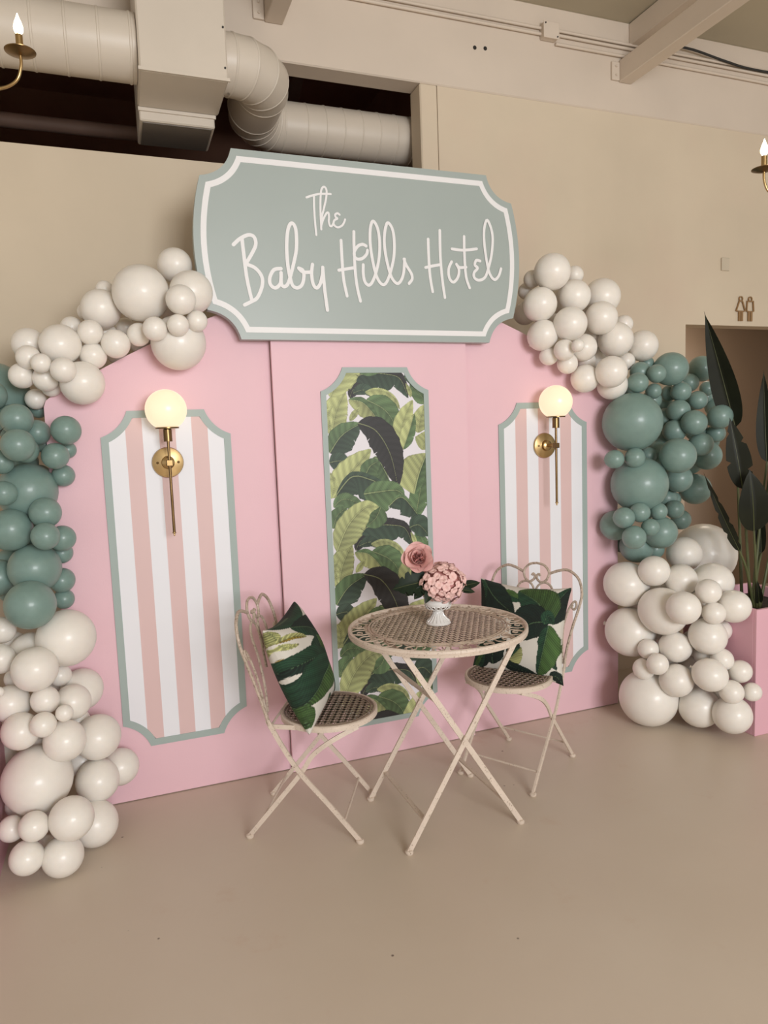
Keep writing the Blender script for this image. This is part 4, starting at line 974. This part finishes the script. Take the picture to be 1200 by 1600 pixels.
# pillows ------------------------------------------------------------
def pillow(label, corners, design, rot_seed):
    C = [Vector(c) for c in corners]            # top at -A, top at +A, bottom +A, bottom -A
    ctr = sum(C, Vector())/4
    A = ((C[1]-C[0])+(C[2]-C[3])); A.normalize(); B_ = ((C[0]-C[3])+(C[1]-C[2])); B_ = B_-A*B_.dot(A); B_.normalize(); Nn = A.cross(B_)
    h = ((C[1]-C[0]).length+(C[2]-C[3]).length+(C[0]-C[3]).length+(C[1]-C[2]).length)/8
    n = 150
    u, v = np.meshgrid(np.linspace(-1, 1, n), np.linspace(-1, 1, n), indexing='ij')
    kx = .115; x = h*u*(1-kx*u**2*(1-v**2)); y = h*v*(1-kx*v**2*(1-u**2))
    T = .082*(np.clip((1-u**2)*(1-v**2), 0, 1))**.42
    rs = np.random.default_rng(rot_seed)
    wr_ = np.zeros_like(u)
    for k in range(7):
        a = rs.uniform(0, 6.28); wr_ += .0016*np.sin((u*np.cos(a)+v*np.sin(a))*rs.uniform(4, 10)+rs.uniform(0, 6))*(1-u**2)*(1-v**2)
    Vf = np.stack([x, y, T+wr_], -1).reshape(-1, 3); Vb = np.stack([x, y, -T*.9+wr_*.5], -1).reshape(-1, 3)
    Vv = np.r_[Vf, Vb]
    i, j = np.meshgrid(np.arange(n-1), np.arange(n-1), indexing='ij'); a = (i*n+j).ravel()
    q = np.r_[np.c_[a, a+n, a+n+1, a+1], np.c_[a, a+1, a+n+1, a+n]+n*n]
    me = bpy.data.meshes.new('throw_pillow'); me.from_pydata(Vv.tolist(), [], q.tolist()); me.update()
    me.polygons.foreach_set('use_smooth', [True]*len(me.polygons)); me.materials.append(MT['cloth_print'])
    D = np.array(design['c'], float); s = ((u+1)/2).ravel(); tt = ((v+1)/2).ravel()
    pp = ((1-s)*tt)[:, None]*D[0]+(s*tt)[:, None]*D[1]+(s*(1-tt))[:, None]*D[2]+((1-s)*(1-tt))[:, None]*D[3]
    col = paint(pp[:, 0], -pp[:, 1], [([(a_, -b_) for a_, b_ in p], hl, hr, cc) for p, hl, hr, cc in design['L']], PAL2, (205, 200, 190), 22, .45, (84, 112, 76), jag=False, grow=design['g'], vein=1.0)
    set_colors(me, np.r_[col, col])
    o = link('throw_pillow', me); Mx = Matrix((A, B_, Nn)).transposed().to_4x4(); Mx.translation = ctr; o.matrix_world = Mx
    return tag(o, label, 'pillow', 'tropical leaf throw pillows')
pillow('leaf print throw pillow leaning on the left chair', [(-.638, -.559, .789), (-.442, -.207, .799), (-.310, -.270, .423), (-.506, -.622, .414)], LP, 4)
pillow('leaf print throw pillow leaning on the right chair', [(.415, -.186, .800), (.679, -.498, .784), (.597, -.545, .388), (.333, -.232, .404)], RP, 5)

# ------------------------------------------------------------------ vase and flowers
VX, VY, VZ = .025, -.570, TT+.001
t = thing('pedestal_vase', 'small white pedestal vase on the bistro table', 'vase', (VX, VY, VZ))
MB().lathe([(.0465, 0), (.048, .003), (.044, .007), (.034, .016), (.022, .030), (.017, .042), (.017, .048), (.021, .051), (.018, .055)], 36).build('pedestal', 'ceramic', t, True)
fl = MB()
for k in range(18):
    a = 2*math.pi*k/18; ca, sa = math.cos(a), math.sin(a)
    fl.tube([(.043*ca, .043*sa, .0085), (.031*ca, .031*sa, .019), (.0205*ca, .0205*sa, .033), (.0175*ca, .0175*sa, .044)], .0022, 5)
fl.build('flute', 'ceramic', t, True)
MB().lathe([(.018, .055), (.034, .060), (.046, .066), (.051, .074), (.052, .084), (.050, .092), (.054, .101), (.056, .106), (.053, .106), (.048, .095), (.046, .08), (.03, .066), (.001, .063)], 40).build('bowl', 'ceramic', t, True)
MB().lathe([(.0355, .0595), (.0475, .0655), (.0495, .0705), (.0375, .0645)], 36, cap=False).build('openwork', 'ceramic_gap', t, True)
rg = MB()
for k in range(16):
    a = 2*math.pi*k/16; c = Vector((.0465*math.cos(a), .0465*math.sin(a), .0655)); ra = Vector((-math.sin(a), math.cos(a), 0)); up = Vector((.45*math.cos(a), .45*math.sin(a), .9))
    rg.tube([c+ra*.0075*math.cos(q)+up*.0065*math.sin(q) for q in [i*math.pi/5 for i in range(10)]], .0019, 5, closed=True)
rg.build('scallop', 'ceramic', t, True)

def petal_mesh(name, L, Wd, cup, curl, mat, n=7):
    V = []; F = []
    for i in range(n):
        s = i/(n-1)
        for j in range(n):
            u = (j/(n-1))*2-1
            w_ = Wd*(.25+.75*math.sin(min(1, s*1.08)*math.pi*.62))*(1 if s < .8 else 1-.9*(s-.8)**1.6*4)
            x = u*w_; y = s*L; z = cup*(u*u)*w_*1.2+curl*L*(s**2.2)-cup*.0
            V.append((x, y*(1-.10*u*u*s), z))
    for i in range(n-1):
        for j in range(n-1): F.append((i*n+j, i*n+j+1, (i+1)*n+j+1, (i+1)*n+j))
    m = MB(); m.add(V, F); return m.mesh(name, mat, True)
def rose(name, label, center, facing, rad, stem_to, mat, cat='flower', npet=22):
    t = thing(name, label, cat, center)
    qf = Vector(facing).to_track_quat('Z', 'Y').to_matrix()
    big = petal_mesh('petal', rad*.95, rad*.66, .42, -.22, mat); mid = petal_mesh('petal', rad*.85, rad*.5, .55, -.05, mat); sm = petal_mesh('petal', rad*.72, rad*.34, .9, .05, 'rose_deep')
    for k in range(npet):
        f = k/(npet-1); a = k*2.39996
        me = sm if f < .3 else (mid if f < .62 else big)
        tilt = R(88-50*f); off = rad*(.02+.30*f); hz = rad*(-.30-.16*f)
        Mx = Matrix.Rotation(a, 3, 'Z') @ Matrix.Rotation(tilt, 3, 'X')
        o = link('petal', me, t)
        d = Matrix.Rotation(a, 3, 'Z') @ Vector((0, off, hz))
        o.matrix_local = Matrix.Translation(qf @ d) @ (qf @ Mx).to_4x4()
    c0 = Vector(stem_to)-Vector(center); f0 = -Vector(facing).normalized()
    MB().tube(catmull([f0*rad*.2, f0*rad*.7+c0*.1, c0*.6+f0*.01, c0], 5), .003, 6).build('stem', 'stem', t, True)
    MB().lathe([(.001, -rad*.52), (rad*.26, -rad*.42), (rad*.30, -rad*.25)], 10, cap=False).build('sepal', 'foliage', t, True).matrix_local = qf.to_4x4()
VT = (VX, VY, VZ+.09)
rose('rose', 'open pink rose standing tall at the left of the vase', (-.052, -.575, .990), (-.35, -.75, .45), .056, VT, 'rose')
rose('rose', 'pink rose tucked behind the hydrangea at right of the vase', (.085, -.560, .915), (.45, -.40, .80), .062, VT, 'rose')
rose('spray_rose', 'small dusky bud between the tall rose and the hydrangea', (-.005, -.575, .940), (-.2, -.8, .5), .026, VT, 'rose_deep', npet=14)
t = thing('hydrangea', 'pale pink hydrangea head spilling over the vase rim', 'flower', (.032, -.602, .892))
def floret_mesh():
    m = MB()
    for k in range(4):
        a = R(90*k); V = []
        for (s, w_) in ((0, .10), (.3, .40), (.6, .55), (.85, .46), (1, .2)):
            for u in (-1, 0, 1): V.append((u*w_, s-.06*u*u, .35*math.sin(s*2.4)-.10*u*u))
        V = [(x*math.cos(a)-y*math.sin(a), x*math.sin(a)+y*math.cos(a), z) for x, y, z in V]
        m.add(V, [(i*3+j, i*3+j+1, i*3+j+4, i*3+j+3) for i in range(4) for j in range(2)])
    m.lathe([(.10, .02), (.10, .12), (.03, .16)], 6)
    return m.mesh('floret', 'hydrangea', True)
fm = floret_mesh(); HR = (.080, .070, .068)
core = MB(); core.lathe([(max(.001, .86*math.cos(R(a))), .86*math.sin(R(a))) for a in range(-90, 91, 15)], 16)
core.v = [(x*HR[0], y*HR[1], z*HR[2]) for x, y, z in core.v]
core.build('core', 'rose_deep', t, True)
NF = 95
for k in range(NF):
    z = 1-2*(k+.5)/NF; a = k*2.39996; rr_ = math.sqrt(1-z*z)
    d = Vector((rr_*math.cos(a)*HR[0], rr_*math.sin(a)*HR[1], z*HR[2]))*(1+random.uniform(-.08, .10))
    nrm = Vector((d.x/HR[0]**2, d.y/HR[1]**2, d.z/HR[2]**2)).normalized()
    nrm = (nrm+Vector((random.uniform(-.3, .3), random.uniform(-.3, .3), random.uniform(-.3, .3)))).normalized()
    o = link('floret', fm, t); s = random.uniform(.0135, .0185)
    o.matrix_local = Matrix.Translation(d) @ (nrm.to_track_quat('Z', 'Y').to_matrix() @ Matrix.Rotation(random.uniform(0, 3), 3, 'Z')).to_4x4() @ Matrix.Diagonal((s, s, s, 1))
MB().tube([(0, 0, -.05), (VT[0]-.032, VT[1]+.602, VT[2]-.892)], .004, 6).build('stem', 'stem', t, True)

def blade(name, mat, base, tip, width, normal, bend=.1, shape='oval', tears=0, fold=.18, n=22, parent=None, rib=True, sub=None, label=None):
    """a leaf: lamina with folded midrib, from base to tip in parent space"""
    B0 = Vector(base); T0 = Vector(tip); d = T0-B0; L = d.length; d.normalize()
    nn = Vector(normal); nn = (nn-d*nn.dot(d)).normalized(); sd = d.cross(nn)
    m = MB(); V = []; F = []; K = 9
    for i in range(n+1):
        s = i/n
        if shape == 'oval': wv = math.sin(math.pi*min(1, s**.72))**.75
        elif shape == 'long': wv = math.sin(math.pi*min(1, s**.6))**.8
        else: wv = math.sin(math.pi*s)**.9
        if i in (0, n): wv = .02
        for j in range(K):
            u = j/(K-1)*2-1; w_ = wv*width/2
            if tears and abs(u) > .55 and (i*7+3*(j > K/2)) % tears == 0: w_ *= .62
            p = B0+d*(s*L-.05*L*abs(u)*s)+sd*u*w_+nn*(bend*L*math.sin(math.pi*s)+fold*abs(u)*w_*1.3)
            V.append(p)
    for i in range(n):
        for j in range(K-1): F.append((i*K+j, i*K+j+1, (i+1)*K+j+1, (i+1)*K+j))
    o_ = len(V)
    V2 = [p-nn*.0012 for p in V]
    m.add(V, F); m.add(V2, [f[::-1] for f in F])
    o = m.build(name, mat, parent, True, label=label)
    if rib:
        MB().tube([B0+d*(k/8*L*.96)+nn*(bend*L*math.sin(math.pi*k/8)+.001) for k in range(9)], max(.0012, width*.018), 6, scale=[1-.8*k/8 for k in range(9)]).build('midrib', 'stem', o, True)
    return o
def sprig(name, label, leaves, root, mat='foliage'):
    t = thing(name, label, 'leaf', root)
    for (b_, tp, w_, nrm, sh, tears) in leaves:
        rel = lambda p: Vector(p)-Vector(root)
        blade('leaf', mat, rel(b_), rel(tp), w_, nrm, .06, sh, tears, parent=t)
        MB().tube([(0, 0, 0), rel(b_)], .002, 6).build('stem', 'stem', t, True)
sprig('monstera_leaf', 'dark split monstera leaf under the tall pink rose', [((-.005, -.590, .905), (-.155, -.560, .880), .105, (-.2, -.9, .5), 'oval', 4)], VT)
sprig('greenery_sprig', 'dark leaves hanging over the left of the vase rim', [((-.02, -.615, .880), (-.055, -.635, .800+.03), .034, (-.3, -.9, .3), 'oval', 0), ((-.045, -.60, .885), (-.085, -.60, .842), .036, (-.3, -.9, .3), 'oval', 0), ((-.075, -.58, .880), (-.110, -.58, .855), .03, (-.3, -.9, .3), 'oval', 0)], VT)
sprig('greenery_sprig', 'dark leaves pointing right beside the hydrangea', [((.11, -.58, .862), (.215, -.56, .868), .036, (.1, -.8, .6), 'oval', 0), ((.11, -.59, .855), (.170, -.60, .842), .026, (.1, -.8, .6), 'oval', 0)], VT)

# ------------------------------------------------------------------ planters
def planter(loc, label):
    t = thing('planter_box', label, 'planter', loc)
    w_, h_ = .225, .597
    m = MB()
    m.bbox(-w_, w_, -w_, -w_+.018, 0, h_, .002); m.bbox(-w_, w_, w_-.018, w_, 0, h_, .002)
    m.bbox(-w_, -w_+.018, -w_+.018, w_-.018, 0, h_, .002); m.bbox(w_-.018, w_, -w_+.018, w_-.018, 0, h_, .002)
    m.build('box', 'pink_box', t)
    MB().box(-w_+.018, w_-.018, -w_+.018, w_-.018, .01, .545).build('soil', 'soil', t)
planter((1.825, -.372, 0), 'square pink planter box holding the dark plant at the right edge')
planter((-1.765, -.275, 0), 'square pink planter box just showing at the lower left edge')
def plant(label, root, spec):
    t = thing('bird_of_paradise', label, 'plant', root)
    for b_, tp, w_, nrm, bend, sh, tears, foot_ in spec:
        rel = lambda p: Vector(p)-Vector(root)
        blade('leaf', 'plant', rel(b_), rel(tp), w_, nrm, bend, sh, tears, parent=t, fold=.25)
        f0 = rel(foot_); b0 = rel(b_); mid = f0*.5+b0*.5+Vector((.0, .0, .04))
        MB().tube(catmull([f0, mid, b0], 6), .0085, 8, scale=[1-.5*k/12 for k in range(13)]).build('stem', 'stem', t, True)
NV = (-.55, -.8, .1)
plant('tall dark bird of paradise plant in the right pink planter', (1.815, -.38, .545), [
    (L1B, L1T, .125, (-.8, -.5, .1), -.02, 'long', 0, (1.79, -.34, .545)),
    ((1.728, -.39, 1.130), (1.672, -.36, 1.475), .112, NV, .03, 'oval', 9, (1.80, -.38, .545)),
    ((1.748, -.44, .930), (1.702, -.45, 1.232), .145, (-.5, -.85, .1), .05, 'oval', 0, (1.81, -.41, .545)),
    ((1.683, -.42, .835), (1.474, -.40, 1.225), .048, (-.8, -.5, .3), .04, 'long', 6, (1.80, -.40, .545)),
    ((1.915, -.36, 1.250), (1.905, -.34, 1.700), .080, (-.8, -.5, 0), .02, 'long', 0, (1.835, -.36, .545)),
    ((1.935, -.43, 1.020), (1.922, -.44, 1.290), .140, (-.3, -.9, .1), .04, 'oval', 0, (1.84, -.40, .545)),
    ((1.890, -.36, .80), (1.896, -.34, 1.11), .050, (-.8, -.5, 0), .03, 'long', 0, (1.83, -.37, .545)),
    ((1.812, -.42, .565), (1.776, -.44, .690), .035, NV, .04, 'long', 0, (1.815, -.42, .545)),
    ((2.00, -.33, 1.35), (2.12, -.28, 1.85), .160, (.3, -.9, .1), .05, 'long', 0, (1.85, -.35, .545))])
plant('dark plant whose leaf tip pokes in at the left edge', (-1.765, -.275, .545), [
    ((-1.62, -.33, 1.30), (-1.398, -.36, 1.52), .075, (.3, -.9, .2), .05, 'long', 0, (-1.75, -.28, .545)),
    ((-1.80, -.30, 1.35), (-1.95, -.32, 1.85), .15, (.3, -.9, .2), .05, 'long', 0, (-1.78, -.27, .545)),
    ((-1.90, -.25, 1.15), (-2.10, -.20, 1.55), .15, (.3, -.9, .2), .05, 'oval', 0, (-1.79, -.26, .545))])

# ------------------------------------------------------------------ chandeliers
def chandelier(label, pan, ang, rad, sc_=1.):
    """pan: position of the visible candle pan; ang: direction from hub to that arm"""
    hub = Vector(pan)-Vector((math.cos(ang), math.sin(ang), 0))*rad
    t = thing('chandelier', label, 'chandelier', (hub.x, hub.y, hub.z-.10), ang)
    z = .10
    MB().lathe([(.004, z-.14), (.018, z-.125), (.008, z-.105), (.022, z-.09), (.030, z-.07), (.012, z-.05), (.012, z+.16), (.020, z+.18), (.006, z+.21)], 20).build('stem', 'brass', t, True)
    MB().tube([(0, 0, z+.2), (0, 0, 3.655-hub.z+.10-.02)], .006, 8).build('rod', 'brass', t, True)
    MB().lathe([(.055, 3.655-hub.z+.10-.002), (.05, 3.655-hub.z+.10-.02), (.012, 3.655-hub.z+.10-.035)], 20).build('canopy', 'brass', t, True)
    for k in range(4):
        a = 2*math.pi*k/4; ca, sa = math.cos(a), math.sin(a)
        def q(rr_, zz): return (rr_*ca, rr_*sa, z+zz)
        arm = MB().tube(catmull([q(.012, -.06), q(rad*.45, -.088), q(rad*.78, -.090), q(rad*.94, -.072), q(rad*.995, -.035), q(rad, 0)], 6), .0042, 10).build('arm', 'brass', t, True)
        MB().lathe([(.004, -.006), (.022, -.003), (.040, .004), (.0405, .006), (.022, .001), (.006, .002)], 28, (rad*ca, rad*sa, z)).build('candle_pan', 'darkbrass', arm, True)
        MB().lathe([(.0095, .003), (.0095, .048), (.007, .049)], 14, (rad*ca, rad*sa, z)).build('candle_sleeve', 'brass', arm, True)
        MB().lathe([(.006, .049), (.0115, .058), (.0125, .068), (.009, .082), (.004, .094), (.001, .104)], 14, (rad*ca, rad*sa, z)).build('bulb', 'bulb', arm, True)
chandelier('brass candle chandelier reaching in at the top left corner', CHL, CHLA, .32)
chandelier('brass candle chandelier just entering at the right edge', CHR, CHRA, .32)

# ------------------------------------------------------------------ balloons
def balloon_mesh(mat):
    pr = [(.0005, 1.03)]
    for k in range(1, 18):
        a = R(90-k*165/18); pr.append((math.cos(a), math.sin(a)*(1.03 if a > 0 else 1.05)))
    pr += [(.13, -1.06), (.065, -1.10), (.05, -1.14), (.085, -1.18), (.09, -1.20), (.01, -1.19)]
    m = MB(); m.lathe(pr, 32); return m.mesh('balloon', mat, True)
BM = {'ivory': balloon_mesh('ivory'), 'sage': balloon_mesh('sage')}
ORD = ['highest', 'second highest', 'third highest', 'fourth highest', 'fifth highest', 'sixth highest', 'seventh highest', 'eighth highest', 'ninth highest', 'tenth highest', 'eleventh highest', 'twelfth highest', 'thirteenth highest', 'fourteenth highest', 'fifteenth highest', 'sixteenth highest', 'seventeenth highest', 'eighteenth highest', 'nineteenth highest', 'twentieth highest']
# per cluster: colour, zone splits by height with the words for each zone, group
CL = {'ul': ('ivory', [(1.90, 'beside the sign at upper left'), (0, 'over the left shoulder of the pink wall')], 'ivory balloons left of the sign'),
      'lg': ('sage', [(1.30, 'in the upper half of the left garland'), (0, 'in the lower half of the left garland')], 'sage balloons at the left edge'),
      'lw': ('ivory', [(.42, 'in the upper half of the lower left pile'), (0, 'in the bottom half of the lower left pile')], 'ivory balloons piled at lower left'),
      'ur': ('ivory', [(1.93, 'beside the right end of the sign'), (0, 'over the right shoulder of the pink wall')], 'ivory balloons right of the sign'),
      'rg': ('sage', [(1.56, 'at the top of the right garland'), (1.20, 'in the middle of the right garland'), (0, 'at the bottom of the right garland')], 'sage balloons beside the plant'),
      'rw': ('ivory', [(.52, 'in the upper half of the lower right pile'), (0, 'in the bottom half of the lower right pile')], 'ivory balloons piled at lower right')}
for key, (cname, zones, grp) in CL.items():
    top = 9
    for zlo, phrase in zones:
        for hid in (0, 1):
            for size, lo, hi in (('small', 0, .052), ('medium', .052, .085), ('large', .085, 9)):
                sub = sorted([b for b in BALLOONS if b[0] == key and b[5] == hid and zlo <= b[3] < top and lo <= b[4] < hi], key=lambda b: -b[3])
                for k, (_, x, y, z, r, _h) in enumerate(sub):
                    o = link('balloon', BM[cname])
                    o.location = (x, y, z); o.scale = (r, r, r*(.97+.06*random.random()))
                    d = Vector((random.uniform(-.45, .45), .8, random.uniform(-.55, .35)))
                    o.rotation_euler = (-d).to_track_quat('Z', 'Y').to_euler()
                    word = ORD[k] if len(sub) > 1 else 'only'
                    tag(o, '%s %s%s %s balloon %s' % (word, 'half-hidden ' if hid else '', size, cname, phrase), 'balloon', grp)
        top = zlo
